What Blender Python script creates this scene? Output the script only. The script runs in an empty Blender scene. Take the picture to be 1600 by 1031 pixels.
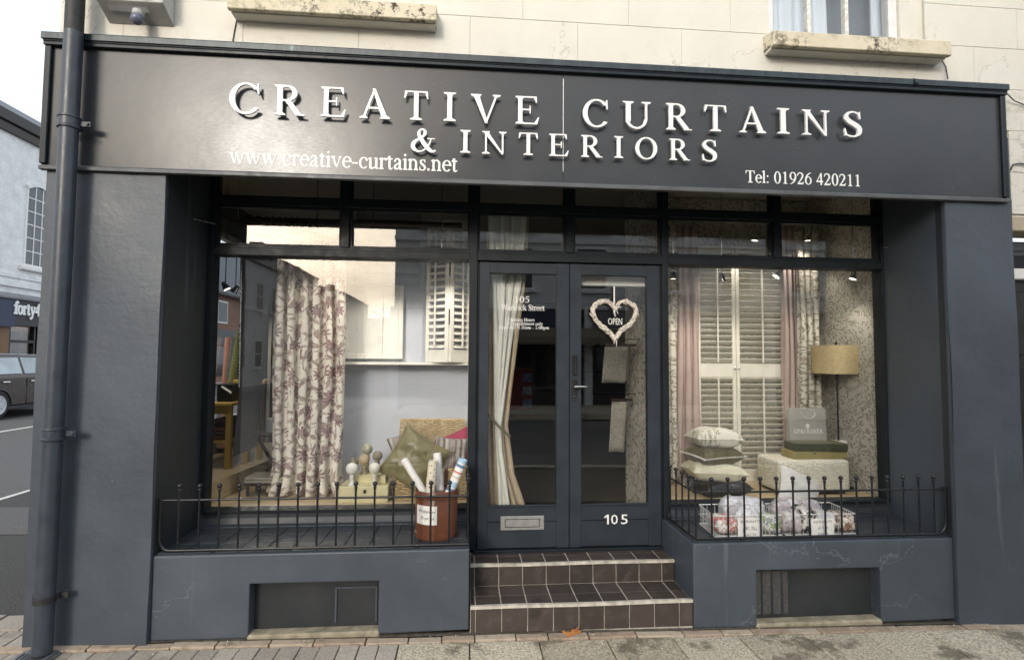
import bpy, bmesh, math, random
import numpy as np
from mathutils import Vector, Matrix, Euler
from mathutils.geometry import tessellate_polygon
random.seed(7)
R = math.radians
scn = bpy.context.scene
COL = scn.collection

# ------------------------------------------------------------------ camera
F, YAW, PIT, ROL = 850.0, .086, .053, .007          # focal length in pixels of a 1600 px wide picture
CAM = np.array([-.046, -3.3, 1.582])
_fw = np.array([math.sin(YAW)*math.cos(PIT), math.cos(YAW)*math.cos(PIT), math.sin(PIT)])
_r = np.array([math.cos(YAW), -math.sin(YAW), 0.0]); _u = np.cross(_r, _fw)
_R = math.cos(ROL)*_r + math.sin(ROL)*_u; _U = -math.sin(ROL)*_r + math.cos(ROL)*_u
cd = bpy.data.cameras.new('camera'); cam = bpy.data.objects.new('camera', cd); COL.objects.link(cam)
cd.sensor_fit = 'HORIZONTAL'; cd.sensor_width = 36; cd.lens = F/1600*36
cd.clip_start = .05; cd.clip_end = 600
_M = Matrix.Identity(4)
for i in range(3):
    _M[i][0] = _R[i]; _M[i][1] = _U[i]; _M[i][2] = -_fw[i]; _M[i][3] = CAM[i]
cam.matrix_world = _M
scn.camera = cam

def ray(px, py): return _fw + _R*((px-800)/F) + _U*((515.5-py)/F)
def aty(px, py, Y): d = ray(px, py); return Vector(CAM + d*((Y-CAM[1])/d[1]))
def atz(px, py, Z): d = ray(px, py); return Vector(CAM + d*((Z-CAM[2])/d[2]))
def atx(px, py, X): d = ray(px, py); return Vector(CAM + d*((X-CAM[0])/d[0]))

# ------------------------------------------------------------------ sky, sun, exposure
_sd = ray(425, 238); SUN = Vector((_sd[0], -_sd[1], _sd[2])).normalized()   # seen mirrored in the sign
SUN_EL = math.asin(SUN.z); SUN_AZ = math.atan2(SUN.x, SUN.y)
wd = bpy.data.worlds.new('World'); scn.world = wd; wd.use_nodes = True
nt = wd.node_tree; nt.nodes.clear()
def wn(t, **k):
    n = nt.nodes.new(t)
    for a, b in k.items(): setattr(n, a, b)
    return n
sky = wn('ShaderNodeTexSky', sky_type='NISHITA'); sky.sun_disc = False
sky.sun_elevation = SUN_EL; sky.sun_rotation = SUN_AZ; sky.dust_density = 7.0; sky.air_density = 1.2; sky.ozone_density = 1.0
hs = wn('ShaderNodeHueSaturation'); hs.inputs['Saturation'].default_value = .70; hs.inputs['Value'].default_value = .55
tc = wn('ShaderNodeTexCoord'); mp = wn('ShaderNodeMapping'); mp.inputs['Scale'].default_value = (1, 1, 3.2)
no = wn('ShaderNodeTexNoise'); no.inputs['Scale'].default_value = 3.4; no.inputs['Detail'].default_value = 7; no.inputs['Roughness'].default_value = .55
mr = wn('ShaderNodeMapRange'); mr.inputs[1].default_value = .34; mr.inputs[2].default_value = .68; mr.inputs[3].default_value = .70; mr.inputs[4].default_value = 1.35
mu = wn('ShaderNodeMix', data_type='RGBA', blend_type='MULTIPLY'); mu.inputs[0].default_value = 1
bg = wn('ShaderNodeBackground'); bg.inputs[1].default_value = .15
wo = wn('ShaderNodeOutputWorld'); L = nt.links.new
L(tc.outputs['Generated'], mp.inputs[0]); L(mp.outputs[0], no.inputs[0]); L(no.outputs[0], mr.inputs[0])
L(sky.outputs[0], hs.inputs['Color']); L(hs.outputs[0], mu.inputs[6]); L(mr.outputs[0], mu.inputs[7])
cl = wn('ShaderNodeMix', data_type='RGBA', blend_type='MULTIPLY'); cl.inputs[0].default_value = 1      # even cloud sheet
cl.inputs[6].default_value = (4.05, 4.45, 4.95, 1); L(mr.outputs[0], cl.inputs[7])
ov = wn('ShaderNodeMix', data_type='RGBA', blend_type='ADD'); ov.inputs[0].default_value = 1
L(mu.outputs[2], ov.inputs[6]); L(cl.outputs[2], ov.inputs[7])
L(ov.outputs[2], bg.inputs[0]); L(bg.outputs[0], wo.inputs[0])
sl = bpy.data.lights.new('sun', 'SUN'); so = bpy.data.objects.new('sun', sl); COL.objects.link(so)
sl.energy = .80; sl.angle = R(11); sl.color = (1, .965, .91)
so.rotation_euler = SUN.to_track_quat('Z', 'Y').to_euler(); so.location = (0, -8, 12)
scn.view_settings.view_transform = 'Standard'; scn.view_settings.look = 'None'
scn.view_settings.exposure = 0.60; scn.view_settings.gamma = 1.0
scn.view_settings.use_curve_mapping = False
scn.render.engine = 'CYCLES'
try:
    scn.cycles.use_denoising = True; scn.cycles.denoiser = 'OPENIMAGEDENOISE'
    scn.cycles.denoising_input_passes = 'RGB_ALBEDO_NORMAL'
except Exception: pass
scn.cycles.max_bounces = 10; scn.cycles.diffuse_bounces = 4; scn.cycles.glossy_bounces = 4
scn.cycles.transparent_max_bounces = 24; scn.cycles.transmission_bounces = 6
scn.cycles.caustics_reflective = False; scn.cycles.caustics_refractive = False
scn.cycles.sample_clamp_indirect = 6

# ------------------------------------------------------------------ materials
class NT:
    """small helper around one material's node tree"""
    def __init__(s, name, rough=.6, metal=0., spec=.5):
        s.m = bpy.data.materials.new(name); s.m.use_nodes = True; s.t = s.m.node_tree
        s.b = s.t.nodes['Principled BSDF']; s.b.inputs['Roughness'].default_value = rough
        s.b.inputs['Metallic'].default_value = metal; s.b.inputs['Specular IOR Level'].default_value = spec
    def n(s, t, **k):
        x = s.t.nodes.new(t)
        for a, b in k.items(): setattr(x, a, b)
        return x
    def l(s, a, b): s.t.links.new(a, b)
    def pos(s, scale=(1, 1, 1), rot=(0, 0, 0), src='world'):
        if src == 'world': o = s.n('ShaderNodeNewGeometry').outputs['Position']
        else: o = s.n('ShaderNodeTexCoord').outputs[{'uv': 'UV', 'obj': 'Object'}[src]]
        m = s.n('ShaderNodeMapping'); m.inputs['Scale'].default_value = scale; m.inputs['Rotation'].default_value = rot
        s.l(o, m.inputs[0]); return m.outputs[0]
    def noise(s, v, scale, detail=4, rough=.55, dist=0.):
        x = s.n('ShaderNodeTexNoise'); x.inputs['Scale'].default_value = scale; x.inputs['Detail'].default_value = detail
        x.inputs['Roughness'].default_value = rough; x.inputs['Distortion'].default_value = dist
        s.l(v, x.inputs['Vector']); return x.outputs[0]
    def rng(s, v, a, b, c=0., d=1., smooth=False):
        x = s.n('ShaderNodeMapRange'); x.inputs[1].default_value = a; x.inputs[2].default_value = b
        x.inputs[3].default_value = c; x.inputs[4].default_value = d
        if smooth: x.interpolation_type = 'SMOOTHSTEP'
        s.l(v, x.inputs[0]); return x.outputs[0]
    def math(s, op, a, b=None, c=None):
        x = s.n('ShaderNodeMath', operation=op)
        for i, v in enumerate((a, b, c)):
            if v is None: continue
            if hasattr(v, 'is_linked'): s.l(v, x.inputs[i])
            else: x.inputs[i].default_value = v
        return x.outputs[0]
    def mix(s, f, a, b, mode='MIX'):
        x = s.n('ShaderNodeMix', data_type='RGBA', blend_type=mode)
        for i, v in ((0, f), (6, a), (7, b)):
            if hasattr(v, 'is_linked'): s.l(v, x.inputs[i])
            elif i == 0: x.inputs[0].default_value = v
            else: x.inputs[i].default_value = (*v, 1)
        return x.outputs[2]
    def col(s, v):
        if hasattr(v, 'is_linked'): s.l(v, s.b.inputs['Base Color'])
        else: s.b.inputs['Base Color'].default_value = (*v, 1)
        return s
    def rough(s, v): s.l(v, s.b.inputs['Roughness']); return s
    def bump(s, h, strength=.3, dist=.01):
        x = s.n('ShaderNodeBump'); x.inputs['Strength'].default_value = strength; x.inputs['Distance'].default_value = dist
        s.l(h, x.inputs['Height']); s.l(x.outputs[0], s.b.inputs['Normal']); return s

def simple(name, c, rough=.6, metal=0., spec=.5, var=.15, vs=9., bump=.1, bs=60., bd=.004):
    t = NT(name, rough, metal, spec); p = t.pos()
    nz = t.noise(p, vs, 5)
    lo = tuple(x*(1-var) for x in c); hi = tuple(min(1, x*(1+var)) for x in c)
    t.col(t.mix(t.rng(nz, .3, .7), lo, hi))
    t.rough(t.rng(nz, .3, .7, max(.02, rough-.07), min(1, rough+.07)))
    if bump: t.bump(t.noise(p, bs, 4), bump, bd)
    return t.m
M = {}
def render_paint(name, c, rough=.50, cracks=True):
    t = NT(name, rough, 0, .5); p = t.pos()
    big = t.noise(p, 1.7, 6, .6); fine = t.noise(p, 26, 6, .62)
    base = t.mix(t.rng(big, .3, .72), tuple(x*.80 for x in c), tuple(x*1.22 for x in c))
    st = t.noise(t.pos((9, 9, .45)), 1.6, 5, .6)                       # runs of water marks
    sm = t.math('MULTIPLY', t.rng(st, .60, .74), t.rng(t.noise(p, .9, 2), .42, .62))
    base = t.mix(t.math('MULTIPLY', sm, .48), base, (.20, .22, .24))
    dirt = t.math('MULTIPLY', t.rng(t.noise(p, 11, 8, .72), .60, .72), .35)
    base = t.mix(dirt, base, tuple(x*.62 for x in c))
    scuff = t.rng(t.noise(t.pos((1, 1, 2.6)), 38, 4, .7), .66, .74)
    base = t.mix(t.math('MULTIPLY', scuff, .42), base, (.20, .21, .22))
    tro = t.noise(t.pos((.9, .9, 13)), 2.2, 5, .6)                    # trowel and brush lines
    base = t.mix(t.rng(tro, .56, .74, 0, .10), base, tuple(min(1, x*1.7) for x in c))
    chip = t.rng(t.noise(p, 63, 3, .6), .745, .760); base = t.mix(t.math('MULTIPLY', chip, .6), base, (.42, .41, .39))
    h = t.math('ADD', t.math('ADD', t.math('MULTIPLY', fine, .35), t.math('MULTIPLY', tro, .14)), t.math('MULTIPLY', t.noise(p, 5, 4), 1.0))
    if cracks:
        w = t.noise(t.pos((.8, .8, 1.25)), 1.35, 7, .58, .35)
        line = t.rng(t.math('ABSOLUTE', t.math('SUBTRACT', w, .53)), .0, .0035, 1, 0)
        gate = t.rng(t.noise(t.pos((.7, .7, 1)), 1.1, 2), .44, .52)
        ck = t.math('MULTIPLY', line, gate)
        base = t.mix(t.math('MULTIPLY', ck, .42), base, (.24, .25, .26))
        h = t.math('SUBTRACT', h, t.math('MULTIPLY', ck, .5))
    t.col(base); t.rough(t.rng(big, .3, .7, rough-.1, rough+.1)); t.bump(h, .34, .012)
    return t.m
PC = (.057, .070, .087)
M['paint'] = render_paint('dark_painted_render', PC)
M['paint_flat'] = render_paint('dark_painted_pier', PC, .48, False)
M['paint_in'] = render_paint('shaded_reveal_paint', (.019, .024, .029), .6, False)  # wall paint again, the shade of the recess put into its darker colour
def frame_paint(name, c, rough=.46):
    t = NT(name, rough, 0, .22); p = t.pos()
    b = t.mix(t.rng(t.noise(p, 6, 6, .6), .3, .7), tuple(x*.8 for x in c), tuple(x*1.2 for x in c))
    chip = t.rng(t.noise(t.pos((1.0, 1, .6)), 52, 5, .75), .735, .75)
    b = t.mix(t.math('MULTIPLY', chip, .7), b, (.32, .31, .29))
    t.col(b); t.bump(t.noise(t.pos((6, 6, .6)), 18, 5), .10, .004)
    t.rough(t.rng(t.noise(p, 14, 4), .3, .7, rough-.1, rough+.14)); return t.m
M['frame'] = frame_paint('dark_gloss_woodwork', (.013, .017, .021))
M['door'] = frame_paint('dark_door_paint', (.030, .037, .046), .42)
M['trim'] = frame_paint('dark_fascia_trim', (.018, .024, .030), .30)
def lead():
    t = NT('lead_capping', .38, .2, .5); p = t.pos()
    a = t.noise(t.pos((5, 5, .7)), 3, 7, .7)
    b = t.mix(t.rng(a, .42, .62), (.020, .030, .038), (.035, .05, .056))
    b = t.mix(t.rng(t.noise(t.pos((9, 9, 2)), 4, 7, .75), .60, .74), b, (.13, .17, .18))
    t.col(b); t.bump(a, .2, .01); return t.m
M['lead'] = lead()
def signpanel():
    t = NT('satin_sign_panel', .26, 0, .36); p = t.pos()
    n1 = t.noise(p, 2.3, 6, .6); n2 = t.noise(t.pos((1, 1, 5)), 30, 4, .65)
    t.col(t.mix(t.rng(n1, .3, .7), (.042, .046, .051), (.052, .055, .060)))
    t.rough(t.math('ADD', t.rng(n1, .3, .7, .17, .26), t.rng(n2, .35, .7, 0, .06)))
    t.bump(t.math('ADD', t.noise(p, 4, 3), t.math('MULTIPLY', n2, .06)), .05, .02); return t.m
M['sign'] = signpanel()
M['letter'] = simple('white_letters', (.82, .82, .80), .35, var=.04, bump=0)
M['vinyl'] = simple('white_vinyl', (.80, .80, .78), .5, var=.03, bump=0)
def stucco():
    t = NT('cream_stucco', .8, 0, .25); p = t.pos()
    a = t.noise(p, 2.1, 7, .62); f = t.noise(p, 75, 5, .6)
    b = t.mix(t.rng(a, .3, .7), (.655, .63, .56), (.72, .70, .63))
    g = t.noise(t.pos((1, 1, .5)), 6, 8, .7)
    b = t.mix(t.rng(g, .58, .78, 0, .38), b, (.44, .41, .34))
    sp = t.rng(t.noise(p, 34, 5, .75), .70, .735)
    b = t.mix(t.math('MULTIPLY', sp, .4), b, (.24, .21, .17))
    ck = t.noise(t.pos((1, 1, .8)), 1.1, 7, .6, .4); ln = t.math('MULTIPLY', t.rng(t.math('ABSOLUTE', t.math('SUBTRACT', ck, .47)), 0, .003, 1, 0), t.rng(t.noise(p, .8, 2), .50, .56))
    b = t.mix(t.math('MULTIPLY', ln, .5), b, (.22, .19, .15))
    s = t.n('ShaderNodeSeparateXYZ'); t.l(p, s.inputs[0])                # lichen and grime just over the lead capping
    low = t.math('MULTIPLY', t.rng(s.outputs[2], 3.36, 3.56, 1, 0), t.rng(t.noise(t.pos((1, 1, 2)), 8, 7, .75), .52, .64)); b = t.mix(t.math('MULTIPLY', low, .5), b, (.27, .26, .20))
    t.col(b); t.bump(t.math('ADD', f, t.math('MULTIPLY', a, 1.5)), .28, .008); return t.m
M['stucco'] = stucco()
def sill():
    t = NT('lichened_stone_sill', .85, 0, .2); p = t.pos()
    b = t.mix(t.rng(t.noise(p, 5, 6), .3, .7), (.60, .54, .40), (.72, .66, .52))
    s = t.noise(p, 21, 9, .78); g = t.rng(t.noise(p, 3.2, 3), .40, .62)
    b = t.mix(t.math('MULTIPLY', t.rng(s, .50, .575), g), b, (.055, .05, .035))
    t.col(b); t.bump(s, .4, .01); return t.m
M['sill'] = sill()
def glass(name='window_glass', tint=(.975, .98, .98), k=1.0):
    m = bpy.data.materials.new(name); m.use_nodes = True; t = m.node_tree; t.nodes.clear()
    o = t.nodes.new('ShaderNodeOutputMaterial'); tr = t.nodes.new('ShaderNodeBsdfTransparent'); gl = t.nodes.new('ShaderNodeBsdfGlossy')
    tr.inputs[0].default_value = (*tint, 1); gl.inputs['Roughness'].default_value = .0; gl.inputs['Color'].default_value = (1, 1, 1, 1)
    g = t.nodes.new('ShaderNodeNewGeometry'); d = t.nodes.new('ShaderNodeVectorMath'); d.operation = 'DOT_PRODUCT'
    nz = t.nodes.new('ShaderNodeTexNoise'); nz.inputs['Scale'].default_value = 1.1; nz.inputs['Detail'].default_value = 1
    bp = t.nodes.new('ShaderNodeBump'); bp.inputs['Strength'].default_value = .045; bp.inputs['Distance'].default_value = .02
    t.links.new(g.outputs['Position'], nz.inputs[0]); t.links.new(nz.outputs[0], bp.inputs['Height']); t.links.new(bp.outputs[0], gl.inputs['Normal'])
    t.links.new(g.outputs['Incoming'], d.inputs[0]); t.links.new(g.outputs['Normal'], d.inputs[1])
    def ma(op, a, b=None):
        x = t.nodes.new('ShaderNodeMath'); x.operation = op
        for i, v in enumerate((a, b)):
            if v is None: continue
            if hasattr(v, 'is_linked'): t.links.new(v, x.inputs[i])
            else: x.inputs[i].default_value = v
        return x.outputs[0]
    c = ma('ABSOLUTE', d.outputs['Value']); f = ma('ADD', ma('MULTIPLY', ma('POWER', ma('SUBTRACT', 1.0, c), 5.0), .95), .062*k)
    mx = t.nodes.new('ShaderNodeMixShader'); t.links.new(f, mx.inputs[0]); t.links.new(tr.outputs[0], mx.inputs[1]); t.links.new(gl.outputs[0], mx.inputs[2])
    t.links.new(mx.outputs[0], o.inputs[0]); return m
M['glass'] = glass()
def tile():
    t = NT('brown_quarry_tile', .5, 0, .4); p = t.pos(); oi = t.n('ShaderNodeObjectInfo').outputs['Random']
    b = t.mix(oi, (.040, .031, .028), (.068, .052, .045))
    n = t.noise(p, 14, 7, .68); b = t.mix(t.rng(n, .5, .75, 0, .5), b, (.12, .10, .09))
    b = t.mix(t.rng(t.noise(p, 4.2, 5), .62, .70, 0, .55), b, (.018, .015, .014))
    t.col(b); t.rough(t.rng(n, .3, .7, .38, .66)); t.bump(t.noise(p, 70, 4), .12, .004); return t.m
M['tile'] = tile()
M['grout'] = simple('pale_grout', (.46, .42, .36), .9, var=.3, vs=16, bump=.3)
M['nosing'] = simple('cream_step_nosing', (.50, .46, .39), .5, var=.35, vs=18, bump=.15)
M['ledge'] = simple('dark_ledge_tile', (.028, .034, .041), .52, var=.3, vs=7, bump=.15, bs=30)
M['iron'] = simple('black_iron_paint', (.010, .011, .013), .32, var=.25, vs=40, bump=.25, bs=110)
M['pipe'] = simple('painted_iron_pipe', (.040, .050, .064), .40, var=.22, vs=12, bump=.2, bs=50)
M['pipe_old'] = simple('weathered_pipe', (.020, .021, .021), .6, var=.5, vs=22, bump=.3, bs=60)
def mesh_vent():
    t = NT('vent_mesh', .6, .2, .4); p = t.pos((1, 1, 1), (0, R(45), 0))
    s = t.n('ShaderNodeSeparateXYZ'); t.l(p, s.inputs[0])
    a = t.math('ABSOLUTE', t.math('SINE', t.math('MULTIPLY', s.outputs[0], 360))); c = t.math('ABSOLUTE', t.math('SINE', t.math('MULTIPLY', s.outputs[2], 360)))
    g = t.rng(t.math('MULTIPLY', a, c), .15, .45)
    pp = t.pos(); n = t.noise(pp, 4, 5)
    w = t.mix(t.rng(n, .4, .7), (.045, .052, .060), (.075, .08, .085)); t.col(t.mix(g, w, (.012, .013, .014))); t.bump(g, .4, .004); return t.m
M['vent'] = mesh_vent()
M['steel'] = simple('brushed_metal', (.55, .55, .54), .28, .9, var=.12, vs=30, bump=.05)
M['chrome'] = simple('chrome', (.75, .75, .74), .15, 1., var=.05, bump=0)
M['black'] = simple('black_plastic', (.012, .012, .013), .4, var=.2, bump=.05)
def slab():
    t = NT('paving_concrete', .85, 0, .3); p = t.pos(); oi = t.n('ShaderNodeObjectInfo').outputs['Random']
    b = t.mix(oi, (.43, .375, .29), (.58, .515, .405))
    sp = t.noise(p, 85, 2, .6); b = t.mix(t.rng(sp, .40, .60), t.mix(1, b, (.58, .58, .55), 'MULTIPLY'), t.mix(1, b, (1.15, 1.15, 1.12), 'MULTIPLY'))
    st = t.noise(p, 3.1, 7, .66); b = t.mix(t.rng(st, .55, .62, 0, .72), b, (.10, .082, .055))
    t.col(b); t.rough(t.rng(st, .5, .65, .85, .6)); t.bump(t.math('ADD', sp, t.math('MULTIPLY', t.noise(p, 18, 5), 1.5)), .4, .006); return t.m
M['slab'] = slab()
def paver():
    t = NT('grey_paver', .88, 0, .3); p = t.pos(); oi = t.n('ShaderNodeObjectInfo').outputs['Random']
    b = t.mix(oi, (.38, .335, .28), (.52, .46, .385))
    sp = t.noise(p, 80, 4, .7); b = t.mix(t.rng(sp, .35, .65), t.mix(1, b, (.65, .65, .65), 'MULTIPLY'), b)
    b = t.mix(t.rng(t.noise(p, 5, 7, .7), .54, .66, 0, .6), b, (.09, .085, .05))
    t.col(b); t.bump(t.math('ADD', sp, t.noise(p, 20, 5)), .45, .006); return t.m
M['paver'] = paver()
def pink():
    t = NT('pinkish_edging_stone', .85, 0, .3); p = t.pos(); oi = t.n('ShaderNodeObjectInfo').outputs['Random']
    b = t.mix(oi, (.36, .27, .20), (.46, .38, .29)); n = t.noise(p, 13, 8, .72)
    b = t.mix(t.rng(n, .5, .68, 0, .7), b, (.13, .11, .06)); t.col(b); t.bump(n, .5, .01); return t.m
M['pink'] = pink()
M['joint'] = simple('dirty_joint_sand', (.085, .075, .055), .95, var=.5, vs=25, bump=.5, bs=90)
M['asphalt'] = simple('asphalt', (.105, .10, .095), .85, var=.35, vs=45, bump=.6, bs=130, bd=.006)
M['asphalt_dark'] = simple('dark_asphalt', (.058, .055, .050), .85, var=.65, vs=130, bump=.9, bs=90, bd=.01)
M['line'] = simple('road_paint', (.62, .60, .55), .7, var=.25, vs=16, bump=.3)
M['ground'] = simple('concrete_ground', (.22, .20, .17), .9, var=.25, vs=2, bump=.4)

# ------------------------------------------------------------------ meshes and objects
ORG = {}
class MB:
    def __init__(s): s.v = []; s.f = []; s.uv = None
    def add(s, v, f):
        k = len(s.v); s.v += [tuple(x) for x in v]; s.f += [tuple(i+k for i in q) for q in f]; return s
    def box(s, x0, x1, y0, y1, z0, z1):
        if x0 > x1: x0, x1 = x1, x0
        if y0 > y1: y0, y1 = y1, y0
        if z0 > z1: z0, z1 = z1, z0
        return s.add([(x0,y0,z0),(x1,y0,z0),(x1,y1,z0),(x0,y1,z0),(x0,y0,z1),(x1,y0,z1),(x1,y1,z1),(x0,y1,z1)],
              [(3,2,1,0),(4,5,6,7),(0,1,5,4),(1,2,6,5),(2,3,7,6),(3,0,4,7)])
    def prism(s, poly, axis, a0, a1):
        """poly: 2D points; axis 0 (y,z), 1 (x,z), 2 (x,y)"""
        def P(p, a): return (a, p[0], p[1]) if axis == 0 else ((p[0], a, p[1]) if axis == 1 else (p[0], p[1], a))
        n = len(poly); v = [P(p, a0) for p in poly]+[P(p, a1) for p in poly]
        f = [tuple(range(n)), tuple(range(2*n-1, n-1, -1))]+[(i, i+n, (i+1) % n+n, (i+1) % n) for i in range(n)]
        return s.add(v, f)
    def tube(s, pts, r, n=10, closed=False, caps=True):
        pts = [Vector(p) for p in pts]; m = len(pts); rr = r if isinstance(r, (list, tuple)) else [r]*m
        up = None; rings = []
        for i, p in enumerate(pts):
            a = pts[(i-1) % m] if (closed or i > 0) else p; b = pts[(i+1) % m] if (closed or i < m-1) else p
            t = (b-a).normalized()
            if up is None: up = t.orthogonal().normalized()
            up = (up-t*up.dot(t)); up = up.normalized() if up.length > 1e-6 else t.orthogonal().normalized()
            w = t.cross(up)
            rings.append([p+(up*math.cos(2*math.pi*k/n)+w*math.sin(2*math.pi*k/n))*rr[i] for k in range(n)])
        v = [q for g in rings for q in g]; f = []
        for i in range(m if closed else m-1):
            j = (i+1) % m
            for k in range(n): f.append((i*n+k, i*n+(k+1) % n, j*n+(k+1) % n, j*n+k))
        if caps and not closed: f.append(tuple(range(n-1, -1, -1))); f.append(tuple((m-1)*n+k for k in range(n)))
        return s.add(v, f)
    def lathe(s, prof, c=(0, 0, 0), n=24, axis='z'):
        v = []; f = []
        for (r, z) in prof:
            for k in range(n):
                a = 2*math.pi*k/n; q = (r*math.cos(a), r*math.sin(a), z)
                if axis == 'y': q = (q[0], q[2], q[1])
                if axis == 'x': q = (q[2], q[0], q[1])
                v.append((q[0]+c[0], q[1]+c[1], q[2]+c[2]))
        for i in range(len(prof)-1):
            for k in range(n): f.append((i*n+k, i*n+(k+1) % n, (i+1)*n+(k+1) % n, (i+1)*n+k))
        if prof[0][0] > 1e-4: f.append(tuple(range(n-1, -1, -1)))
        if prof[-1][0] > 1e-4: f.append(tuple((len(prof)-1)*n+k for k in range(n)))
        return s.add(v, f)
    def grid(s, fn, nu, nv, uvs=(1, 1)):
        k = len(s.v); uv = []
        for j in range(nv+1):
            for i in range(nu+1):
                s.v.append(tuple(fn(i/nu, j/nv)))
        for j in range(nv):
            for i in range(nu):
                a = k+j*(nu+1)+i; s.f.append((a, a+1, a+nu+2, a+nu+1))
        return s
    def xform(s, M4): s.v = [tuple(M4 @ Vector(p)) for p in s.v]; return s

def mesh_of(name, mb, mat=None, origin=(0, 0, 0), bev=0., seg=1, smooth=None, uvfn=None):
    me = bpy.data.meshes.new(name); o = Vector(origin)
    me.from_pydata([tuple(Vector(p)-o) for p in mb.v], [], mb.f); me.validate()
    bm = bmesh.new(); bm.from_mesh(me)
    bmesh.ops.remove_doubles(bm, verts=bm.verts, dist=1e-5)
    bmesh.ops.recalc_face_normals(bm, faces=bm.faces)
    if bev:
        ed = [e for e in bm.edges if len(e.link_faces) == 2 and e.calc_face_angle(0) > .5]
        bmesh.ops.bevel(bm, geom=ed, offset=bev, segments=seg, affect='EDGES', profile=.6, clamp_overlap=True)
    bm.to_mesh(me); bm.free()
    if smooth is not None:
        for p in me.polygons: p.use_smooth = True
        if smooth < 180:
            try: me.set_sharp_from_angle(angle=R(smooth))
            except Exception: pass
    if uvfn:
        ul = me.uv_layers.new(name='UVMap')
        for lp in me.loops: ul.data[lp.index].uv = uvfn(me.vertices[lp.vertex_index].co+o)
    if mat: me.materials.append(M[mat] if isinstance(mat, str) else mat)
    return me
def tag(o, label=None, cat=None, group=None, kind=None):
    if label: o['label'] = label
    if cat: o['category'] = cat
    if group: o['group'] = group
    if kind: o['kind'] = kind
    return o
def thing(name, loc, label, cat, group=None):
    o = bpy.data.objects.new(name, None); COL.objects.link(o); o.location = loc; o.empty_display_size = .1
    ORG[o] = Vector(loc); return tag(o, label, cat, group)
def part(name, mb, mat, parent=None, bev=0., seg=1, smooth=None, uvfn=None, base=None, kind=None, label=None):
    if parent is not None: org = ORG[parent]
    elif base is not None: org = Vector(base)
    else:
        xs = np.array(mb.v); org = Vector((float(xs[:, 0].min()+xs[:, 0].max())/2, float(xs[:, 1].min()+xs[:, 1].max())/2, float(xs[:, 2].min())))
    o = bpy.data.objects.new(name, mesh_of(name, mb, mat, org, bev, seg, smooth, uvfn)); COL.objects.link(o)
    if parent is not None: o.parent = parent
    else: o.location = org
    ORG[o] = org
    if kind: o['kind'] = kind
    if label: o['label'] = label
    return o
def inst(name, me, loc, parent, rot=(0, 0, 0), scale=(1, 1, 1)):
    o = bpy.data.objects.new(name, me); COL.objects.link(o)
    o.location = Vector(loc)-(ORG[parent] if parent is not None else Vector()); o.rotation_euler = rot; o.scale = scale
    if parent is not None: o.parent = parent
    ORG[o] = Vector(loc); return o
def B(*a): return MB().box(*a)
def copy_tree(o, parent=None):
    c = o.copy(); COL.objects.link(c); c.parent = parent; ORG[c] = ORG[o].copy()
    for ch in list(o.children): copy_tree(ch, c)
    return c
def struct(name, mb, mat, **k):
    o = part(name, mb, mat, **k); o['kind'] = 'structure'; return o
# ------------------------------------------------------------------ a small serif alphabet (outlines from strokes)
TK, TN, SF = .155, .055, .035            # thick stem, thin stroke, serif thickness; cap height 1
def g_box(x0, x1, y0, y1): return [(x0, y0), (x1, y0), (x1, y1), (x0, y1)]
def g_ser(x, y, w, up, l=.10):           # bracketed serif under / over a stem centred at x
    h = w/2; s = 1 if up else -1
    return [(x-h-l, y), (x+h+l, y), (x+h+l, y+s*SF), (x+h, y+s*(SF+.055)), (x-h, y+s*(SF+.055)), (x-h-l, y+s*SF)]
def g_stem(x, y0, y1, w=TK, b=1, t=1, l=.10):
    o = [g_box(x-w/2, x+w/2, y0, y1)]
    if b: o.append(g_ser(x, y0, w, True, l))
    if t: o.append(g_ser(x, y1, w, False, l))
    return o
def g_dia(x0, y0, x1, y1, w): return [[(x0-w/2, y0), (x0+w/2, y0), (x1+w/2, y1), (x1-w/2, y1)]]
def g_ring(cx, cy, rx, ry, a0, a1, wv=TK, wh=TN, n=40):
    t = [math.radians(a0+(a1-a0)*i/n) for i in range(n+1)]
    o = [(cx+rx*math.cos(a), cy+ry*math.sin(a)) for a in t]; i_ = [(cx+(rx-wv)*math.cos(a), cy+(ry-wh)*math.sin(a)) for a in t]
    if abs(a1-a0) >= 360: return [('ring', o[:-1], i_[:-1])]
    return [o+i_[::-1]]
def g_path(P, n=8):
    """smooth stroke: P = (x, y, width)"""
    q = [P[0]]+list(P)+[P[-1]]; pts = []
    for i in range(1, len(q)-2):
        for k in range(n):
            t = k/n; pts.append(tuple(.5*((2*q[i][c])+(-q[i-1][c]+q[i+1][c])*t+(2*q[i-1][c]-5*q[i][c]+4*q[i+1][c]-q[i+2][c])*t*t+(-q[i-1][c]+3*q[i][c]-3*q[i+1][c]+q[i+2][c])*t**3) for c in range(3)))
    pts.append(tuple(P[-1])); out = []
    for i in range(len(pts)-1):          # quads, so that self-crossing strokes stay filled
        def nr(j):
            a = pts[max(0, j-1)]; b = pts[min(len(pts)-1, j+1)]; d = math.hypot(b[0]-a[0], b[1]-a[1]) or 1
            return -(b[1]-a[1])/d, (b[0]-a[0])/d
        (ax, ay), (bx, by) = nr(i), nr(i+1); p, r = pts[i], pts[i+1]; w, v = p[2]/2, r[2]/2
        out.append([(p[0]+ax*w, p[1]+ay*w), (r[0]+bx*v, r[1]+by*v), (r[0]-bx*v, r[1]-by*v), (p[0]-ax*w, p[1]-ay*w)])
    return out
def g_dot(x, y, r): return [[(x+r*math.cos(k*.5236), y+r*math.sin(k*.5236)) for k in range(12)]]
XH = .68; LT = .13                       # x-height, lower-case stem
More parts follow.
